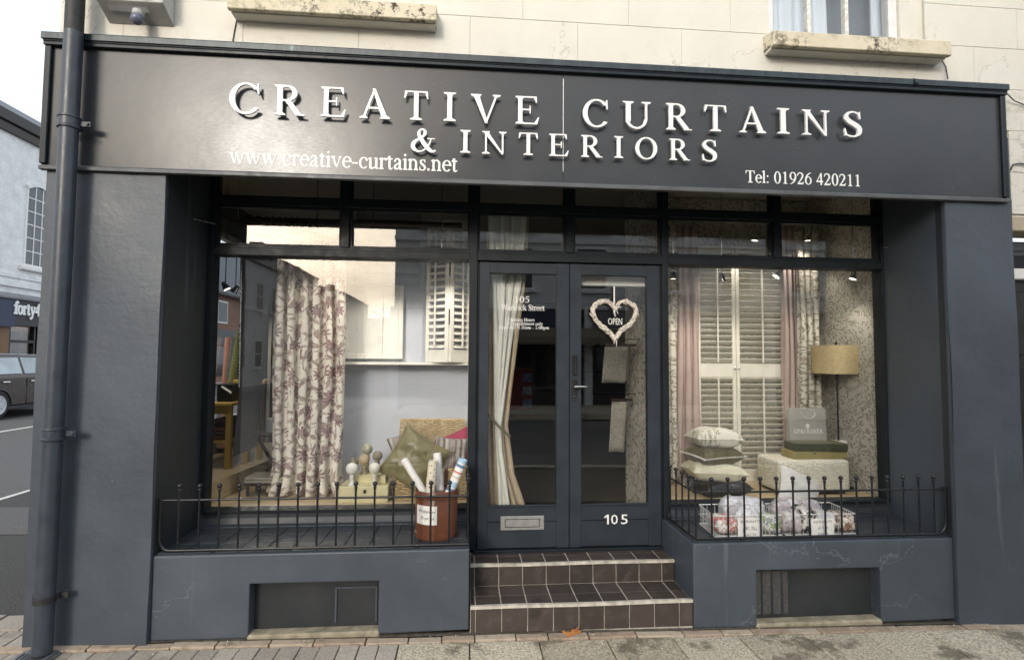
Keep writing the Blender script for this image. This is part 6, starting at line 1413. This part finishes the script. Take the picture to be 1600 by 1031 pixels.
M['rbrick_y'] = painted_brick('red_brick_front', (.27, .115, .07), (.33, .16, .10), (.30, .25, .20), .4, 1, 'y')
M['slate'] = simple('slate_roof', (.085, .09, .105), .6, var=.3, vs=8, bump=.4, bs=14, bd=.02); M['darkglass'] = simple('dark_window_glass', (.015, .017, .02), .06, var=.1, bump=0)
M['gutter'] = simple('dark_gutter', (.05, .048, .046), .6); M['band'] = simple('lead_band', (.20, .20, .21), .7); M['brownpanel'] = wood('brown_timber_panel', (.16, .08, .035), (.22, .12, .06), .5, 2)
wbld = thing('white_building', (-17, 14, 0), 'white painted brick corner shop building with dark shopfront across the side street', 'building'); WX = -14.
z0_ = gz(-14)
part('wall', B(-22, WX, 6.0, 21.0, 3.50, 8.66), 'wbrick', wbld)
part('gutter', MB().prism([(WX-.2, 8.60), (WX+.16, 8.66), (WX+.20, 8.95), (WX+.05, 9.0), (WX-.2, 9.0)], 1, 5.8, 21.2), 'gutter', wbld)
part('eaves_board', B(WX-.1, WX+.10, 5.9, 21.1, 8.36, 8.60), 'darkwood', wbld)
part('roof', MB().prism([(WX, 8.97), (-18, 11.4), (-22.2, 8.97)], 1, 5.9, 21.1), 'slate', wbld)
part('string_course', MB().box(WX-.02, WX+.05, 6, 21, 3.98, 4.10).box(WX-.02, WX+.08, 6, 21, 3.70, 3.86), 'wbrick', wbld)
part('lead_band', MB().prism([(WX, 3.50), (WX+.30, 3.36), (WX+.30, 3.30), (WX, 3.30)], 1, 6, 21), 'band', wbld)
part('shop_fascia', B(WX-.05, WX+.22, 8.5, 20.9, 2.50, 3.30), simple('black_fascia', (.02, .02, .022), .5), wbld); part('blue_fascia', B(WX-.05, WX+.23, 6.0, 14.55, 2.45, 3.31), simple('navy_fascia', (.02, .03, .07), .5), wbld)
mb, w_ = text_mb('forty4', .050, 44, -.02); ya, yb_ = atx(20, 491, WX+.23).y, atx(62, 491, WX+.23).y; zb2 = atx(40, 491.5, WX+.23).z; zc2 = atx(40, 473, WX+.23).z
arr = np.array(mb.v); s_ = (yb_-ya)/(arr[:, 0].max()-arr[:, 0].min()); x_min = arr[:, 0].min(); mb.v = [(WX+.262-y*.03, ya+(x-x_min)*s_, zb2+z*(zc2-zb2)) for x, y, z in mb.v]; part('fascia_lettering', mb, 'letter', wbld)
part('brown_panel', B(WX-.1, WX+.06, 12.0, atx(10, 540, WX).y, z0_-.1, 2.5), 'brownpanel', wbld)
y0_ = atx(10, 540, WX).y
for k, (u, v) in enumerate(((y0_+.02, y0_+1.05), (y0_+1.12, y0_+1.95), (y0_+2.02, y0_+4.0))):
    W1 = part('shop_window', MB().box(WX-.1, WX+.04, u, u+.06, z0_-.1, 2.5).box(WX-.1, WX+.04, v-.06, v, z0_-.1, 2.5).box(WX-.1, WX+.035, u+.06, v-.06, 1.98, 2.06).box(WX-.1, WX+.035, u+.06, v-.06, z0_-.1, .6), 'black', wbld)
    part('pane', B(WX-.06, WX-.05, u+.05, v-.05, .5, 2.5), 'glass', W1)
part('shop_interior', B(-17, -16.9, 8, 21, -.1, 2.5), simple('tan_shop_interior', (.20, .14, .08), .9, vs=1.2, var=.8), wbld)
part('wall', B(-22, WX-.1, 6.0, 12.0, z0_-.2, 3.5), 'wbrick', wbld); part('shop_ceiling', B(-22, WX-.1, 12.0, 21.0, 2.9, 3.5), 'wbrick', wbld)
# sash window with arched head and panes
wy0, wy1, wz0, wz1 = 15.03, 16.05, 4.42, 7.05
SW = part('sash_window', MB().box(WX-.02, WX+.03, wy0, wy0+.06, wz0, wz1).box(WX-.02, WX+.03, wy1-.06, wy1, wz0, wz1).box(WX-.02, WX+.028, wy0+.06, wy1-.06, wz0, wz0+.07), 'white', wbld)
part('pane', B(WX+.001, WX+.006, wy0+.05, wy1-.05, wz0+.06, wz1), simple('grey_window_glass', (.10, .11, .12), .08, bump=0), SW)
for k in range(1, 3): yk = wy0+.06+(wy1-wy0-.12)*k/3; part('glazing_bar', B(WX+.005, WX+.024, yk-.016, yk+.016, wz0+.05, wz1), 'white', SW)
for k in range(1, 6): zk = wz0+.06+(wz1-wz0-.06)*k/6; part('glazing_bar', B(WX+.0055, WX+.0245, wy0+.05, wy1-.05, zk-.016, zk+.016), 'white', SW)
arc = [(wy0-.05, wz1-.10)]+[(wy0-.05+(wy1-wy0+.10)*k/10, wz1-.05+.16*math.sin(k/10*math.pi)) for k in range(11)]+[(wy1+.05, wz1-.10)]+[(wy1-.05-(wy1-wy0-.10)*k/10, wz1-.14+.15*math.sin(k/10*math.pi)) for k in range(11)]
part('arched_head', MB().prism(arc, 0, WX+.004, WX+.05), 'wbrick', SW); part('sill', B(WX, WX+.12, wy0-.15, wy1+.15, wz0-.14, wz0), 'white', SW, bev=.02)
# brick house further down the side street
bh = thing('brick_house', (-18, 31, 0), 'red brick house with slate roof and grey shop sign seen through the side window', 'building')
part('wall', B(-22, -14, 23, 46, -.2, 5.2), 'rbrick', bh); part('roof', MB().prism([(-13.7, 5.15), (-18, 9.6), (-22.3, 5.15)], 1, 22.8, 46.2), 'slate', bh); part('gutter', B(-13.95, -13.62, 22.8, 46.2, 5.08, 5.22), 'gutter', bh)
part('shop_board', B(-14, -13.9, 25, 40, 2.25, 3.15), simple('grey_shop_board', (.12, .125, .13), .6), bh); part('shop_window', B(-14.0, -13.95, 26, 39, .5, 2.2), 'darkglass', bh)
for k in range(5):
    Wn = part('window', B(-14, -13.95, 24.2+k*4.4, 25.5+k*4.4, 3.5, 4.8), 'white', bh); part('pane', B(-13.96, -13.94, 24.3+k*4.4, 25.4+k*4.4, 3.6, 4.7), 'darkglass', Wn)
# parked car
def car(loc, rz, label):
    T = thing('parked_car', loc, label, 'car'); Lc, Wc = 4.05, 1.76; T.rotation_euler = (0, 0, rz)
    M['carpaint'] = simple('brown_metallic_car_paint', (.075, .062, .055), .25, .35, .5, var=.06, bump=0); M['rubber'] = simple('tyre_rubber', (.015, .015, .015), .8); M['carglass'] = simple('car_window', (.34, .39, .41), .05, 0, .8, var=.25, vs=2, bump=0); M['silver'] = simple('silver_roof_paint', (.50, .51, .52), .3, .3)
    # body: cross-sections along the length (x forward), half-profile mirrored
    prof = [(-2.02, .38, .72, .62), (-1.98, .28, .98, .78), (-1.7, .22, 1.02, .86), (-1.0, .20, 1.02, .88), (0, .20, 1.0, .88), (.85, .21, .99, .88), (1.15, .22, .97, .87), (1.6, .25, .92, .84), (1.92, .30, .80, .74), (2.03, .40, .62, .60)]
    mb = MB(); ring = []
    for (x, zb, zt, hw) in prof:
        r_ = [(x, -hw*.92, zb), (x, -hw, zb+.12), (x, -hw*1.0, (zb+zt)/2), (x, -hw*.985, zt-.09), (x, -hw*.90, zt), (x, 0, zt+.03), (x, hw*.90, zt), (x, hw*.985, zt-.09), (x, hw, (zb+zt)/2), (x, hw, zb+.12), (x, hw*.92, zb), (x, 0, zb)]; ring.append(r_)
    n = 12; v = [q for r_ in ring for q in r_]; f = [(i*n+k, i*n+(k+1) % n, (i+1)*n+(k+1) % n, (i+1)*n+k) for i in range(len(ring)-1) for k in range(n)]; f += [tuple(range(n)), tuple((len(ring)-1)*n+k for k in range(n-1, -1, -1))]
    mb.add(v, f); me = mesh_of('body', mb, 'carpaint', smooth=40); b = inst('body', me, loc, T); sb = b.modifiers.new('s', 'SUBSURF'); sb.levels = sb.render_levels = 2
    def sub(name, mb, mat, par=None, **k): o = inst(name, mesh_of(name, mb, mat, **k), loc, par or T); 
    def sub2(name, mb, mat, par, **k):
        o = bpy.data.objects.new(name, mesh_of(name, mb, mat, **k)); COL.objects.link(o); o.parent = par; ORG[o] = ORG[par]; return o
    # greenhouse
    gh = [(-1.90, 1.00), (-1.62, 1.44), (-1.2, 1.52), (.2, 1.50), (.52, 1.42), (1.12, .98)]; mb = MB(); hw0, hw1 = .80, .62; rows = []
    for (x, z) in gh: w = hw0+(hw1-hw0)*min(1, (z-1.0)/.5); rows.append((x, z, w))
    base_ = [(-1.90, .96), (-1.62, .96), (-1.2, .96), (.2, .96), (.52, .96), (1.12, .96)]
    v = []; 
    for (x, z, w), (xb, zb) in zip(rows, base_): v += [(xb, -hw0, zb), (x, -w, z), (x, w, z), (xb, hw0, zb)]
    f = [(i*4+k, i*4+k+1, i*4+k+5, i*4+k+4) for i in range(5) for k in range(3)]+[(0, 1, 2, 3), (20, 23, 22, 21)]; mb.add(v, f)
    cb = sub2('cabin', mb, 'carpaint', T, bev=.03, seg=3, smooth=40)
    sub2('roof', MB().prism([(-1.72, 1.44), (-1.62, 1.475), (-1.2, 1.545), (.2, 1.525), (.50, 1.45), (.44, 1.44), (.2, 1.505), (-1.2, 1.525)], 1, -.60, .60), 'silver', T, bev=.01, smooth=40)
    def side(s, pts, mat, name, par, off=.006):
        v = []
        for (x, z) in pts: w = hw0+(hw1-hw0)*max(0, min(1, (z-1.0)/.5)); v.append((x, s*(w+off+.004), z))
        mb = MB(); m = len(v); mb.add(v+[(q[0], q[1]-s*.02, q[2]) for q in v], [tuple(range(m)), tuple(range(2*m-1, m-1, -1))]+[(i, (i+1) % m, (i+1) % m+m, i+m) for i in range(m)]); return sub2(name, mb, mat, par)
    for s in (-1, 1):
        side(s, [(-.42, 1.05), (.90, 1.05), (.48, 1.38), (.18, 1.44), (-.42, 1.45)], 'carglass', 'front_window', cb); side(s, [(-1.42, 1.05), (-.50, 1.05), (-.50, 1.45), (-1.15, 1.44)], 'carglass', 'rear_window', cb)
        for (xd0, xd1) in ((-.46, .88), (-1.30, -.50)):
            d_ = sub2('door', MB().prism([(xd0, .30), (xd1, .30), (xd1, .96), (xd0, .96)], 1, s*.862, s*.888), 'carpaint', T, bev=.012, seg=2)
            sub2('handle', MB().tube([(xd0+.08, s*.905, .86), (xd0+.28, s*.905, .86)], .018, 8), 'chrome', d_)
        sub2('mirror', MB().lathe([(.0001, -.06), (.07, -.04), (.09, .0), (.07, .05), (.0001, .06)], (.78, s*.98, 1.08), 12), 'carpaint', T, smooth=180)
        sub2('sill_trim', MB().box(-1.35, 1.0, s*.84, s*.893, .19, .27), 'black', T, bev=.01)
        for xw in (-1.30, 1.27):
            wh = sub2('wheel', MB().tube([(xw, s*.68, .32), (xw, s*.895, .32)], .325, 32), 'rubber', T, bev=.03, seg=3, smooth=50)
            rim = sub2('rim', MB().lathe([(.235, 0), (.225, .012), (.10, -.01), (.05, .01), (.0001, .012)], (0, 0, 0), 28, 'y').xform(Matrix.Translation((xw, s*.897, .32)) @ Matrix.Scale(s, 4, (0, 1, 0))), 'silver', wh, smooth=40)
            sub2('wheel_arch', MB().tube([(xw+.37*math.cos(a_), s*.885, .32+.37*math.sin(a_)) for a_ in [math.pi*k/14 for k in range(15)]], .035, 8), 'black', T, smooth=60)
        sub2('headlight', MB().lathe([(.0001, .05), (.10, .03), (.12, 0)], (0, 0, 0), 16, 'x').xform(Matrix.Translation((1.90, s*.58, .76))), 'chrome', T, smooth=180); sub2('tail_light', MB().box(-2.03, -1.96, s*.55, s*.75, .62, .90), simple('tail_light_red', (.25, .01, .01), .2), T, bev=.02)
    sub2('windscreen', MB().prism([(.56, 1.40), (1.10, 1.02), (1.13, 1.03), (.58, 1.42)], 1, -.62, .62), 'carglass', T); sub2('rear_screen', MB().prism([(-1.66, 1.40), (-1.89, 1.06), (-1.92, 1.06), (-1.68, 1.41)], 1, -.60, .60), 'carglass', T)
    return T
cy_ = atx(-2, 625, -11.0).y
car((-11.9, cy_+1.30, gz(-11.9)-.03), R(90), 'dark brown hatchback with pale roof parked on the side street')
# ------------------------------------------------------------------ across the road, behind the viewer: seen in the glass
M['georgian'] = simple('pale_grey_render', (.66, .65, .63), .85, var=.08, vs=2); M['geo2'] = simple('cream_render', (.56, .52, .44), .85, var=.08, vs=2)
def row_windows(T, xs, zs_, w, h, y, face, sillm='white'):
    """windows on a front; face 'y' (front at y, looking +Y) or 'x' (front at x = y, looking +X)"""
    fm = MB(); 
    for x in xs:
        for z in zs_:
            bx = lambda a, b, c, d, e, f_: B(a, b, y+c, y+d, e, f_) if face == 'y' else B(y+c, y+d, a, b, e, f_)
            W = part('window', bx(x-w/2, x+w/2, -.02, .03, z, z+h), sillm, T); part('pane', bx(x-w/2+.07, x+w/2-.07, .028, .034, z+.07, z+h-.07), 'darkglass', W)
            part('sash_bar', bx(x-w/2+.07, x+w/2-.07, .032, .045, z+h/2-.025, z+h/2+.025), sillm, W); part('sill', bx(x-w/2-.1, x+w/2+.1, .0, .14, z-.10, z), sillm, W)
ob = thing('georgian_terrace', (8, -18, 0), 'pale three storey terrace with shops and scalloped awning across the road behind the viewer', 'building'); OX0 = -2.43; OY = -14.
part('wall', B(OX0, 26, -24, OY, 3.3, 8.0), 'georgian', ob); part('ground_floor', B(OX0, 26, -24, OY-.3, -.2, 3.3), 'black', ob)
part('cornice', MB().box(OX0-.05, 26, OY-.2, OY+.25, 7.85, 8.15).box(OX0-.02, 26, OY-.2, OY+.10, 5.55, 5.70), 'georgian', ob); part('parapet', B(OX0, 26, -24, OY-.05, 8.15, 8.55), 'georgian', ob)
row_windows(ob, [-.9+2.6*k for k in range(10)], (3.95, 6.0), 1.15, 1.5, OY, 'y')
for k in range(4):
    x0 = OX0+.15+k*6.6
    part('shop_fascia', B(x0, x0+6.2, OY-.25, OY+.12, 2.65, 3.25), [simple('navy_board', (.03, .04, .07), .5), simple('grey_board', (.16, .16, .17), .5)][k % 2], ob)
    for j in range(4): part('shop_window', B(x0+.2+j*1.5, x0+1.5+j*1.5, OY-.26, OY-.22, .5, 2.5), 'darkglass', ob)
    part('pilaster', B(x0-.28, x0, OY-.3, OY+.02, -.2, 3.3), 'georgian', ob)
aw = MB(); n = 26
for k in range(n): x0 = -.4+k*.23; aw.prism([(x0, 2.30), (x0, 2.12), (x0+.06, 2.05), (x0+.115, 2.03), (x0+.17, 2.05), (x0+.23, 2.12), (x0+.23, 2.30)], 1, OY+1.20, OY+1.22)
part('awning_valance', aw, 'taupe', ob); part('awning', MB().prism([(OY+.1, 2.62), (OY+1.21, 2.28), (OY+1.21, 2.30), (OY+.1, 2.66)], 0, -.4, 5.58), 'taupe', ob)
mb, w_ = text_mb('ESTATES', .03, 30, .05); part('window_lettering', fit_text(mb, (4.35, OY-.20, 2.05), (3.05, OY-.20, 2.05), .22, .004), 'letter', ob)
# terrace along the street opposite, running away from the shop
rg = random.Random(5); yy = -13.5
specs = [(11.0, 7.4, 'rbrick', 2.2, 'red brick corner house at the near end of the opposite side street'), (7.5, 7.0, 'georgian', 1.6, 'grey rendered house, second along the opposite side street'), (8.5, 7.9, 'geo2', 1.5, 'cream rendered house, third along the opposite side street'), (9.0, 7.0, 'rbrick', 2.0, 'red brick house, fourth along the opposite side street'), (14, 8.0, 'geo2', 1.2, 'cream house at the far end of the opposite side street')]
for i, (ln, h, m_, rh, lb) in enumerate(specs):
    T = thing('terraced_house', (-16, yy-ln/2, 0), lb, 'house', 'houses along the opposite side street'); y1, y0 = yy, yy-ln; yy -= ln+.05
    part('wall', B(-21, -12, y0, y1, -.2, h), m_, T); R0 = part('roof', MB().prism([(-11.8, h-.02), (-16.5, h+rh), (-21.2, h-.02)], 1, y0, y1), 'slate', T); part('chimney', B(-17, -16, y0+.2, y0+1.2, h+.5, h+rh+1.2), 'rbrick', R0)
    row_windows(T, [y0+ln*(k+.5)/3 for k in range(3)], (1.0, 4.3), 1.1, 1.6, -12., 'x')
# bare street trees at the far end
bk2 = simple('bark', (.07, .055, .04), .9); lfm = simple('autumn_leaves', (.16, .11, .04), .7)
def tree(loc, h, lb, sd):
    rg = random.Random(sd); T = thing('street_tree', loc, lb, 'tree', 'bare trees at the end of the opposite street'); br_ = MB(); lv = MB()
    def grow(p, d, L_, r_, dep):
        q = p+d*L_; br_.tube([p, (p+q)/2+Vector((rg.uniform(-.1, .1), rg.uniform(-.1, .1), 0))*L_*.3, q], [r_, r_*.8, r_*.6], 5)
        if dep == 0:
            for _ in range(6):
                c = q+Vector((rg.gauss(0, .35), rg.gauss(0, .35), rg.gauss(0, .3))); e1 = Vector((rg.uniform(-1, 1), rg.uniform(-1, 1), rg.uniform(-1, 1))).normalized()*.10; e2 = e1.orthogonal().normalized()*.07
                lv.add([c-e1, c+e2, c+e1, c-e2], [(0, 1, 2, 3)])
            return
        for _ in range(3):
            nd = (d+Vector((rg.uniform(-.75, .75), rg.uniform(-.75, .75), rg.uniform(-.1, .5)))).normalized(); grow(q, nd, L_*rg.uniform(.62, .8), r_*.62, dep-1)
    b0 = Vector(loc); grow(b0, Vector((0, 0, 1)), h*.33, h*.022, 4); part('trunk', br_, bk2, T); part('crown', lv, lfm, T)['kind'] = 'stuff'
tree((-8.5, -66, 0), 10, 'bare tree on the left at the far end of the opposite street', 1); tree((-6.0, -70, 0), 9, 'bare tree in the middle at the far end of the opposite street', 2); tree((-3.6, -68, 0), 8, 'bare tree on the right at the far end of the opposite street', 3)
fb = thing('end_house', (-5, -80, 0), 'pale house closing the far end of the opposite street', 'house'); part('wall', B(-16, 8, -90, -80, -.2, 5.5), 'geo2', fb); part('roof', MB().prism([(-80, 5.4), (-85, 8.0), (-90, 5.4)], 0, -16.3, 8.3), 'slate', fb)
row_windows(fb, [-13, -9, -5, -1, 3], (1.0, 3.6), 1.1, 1.4, -80., 'y')
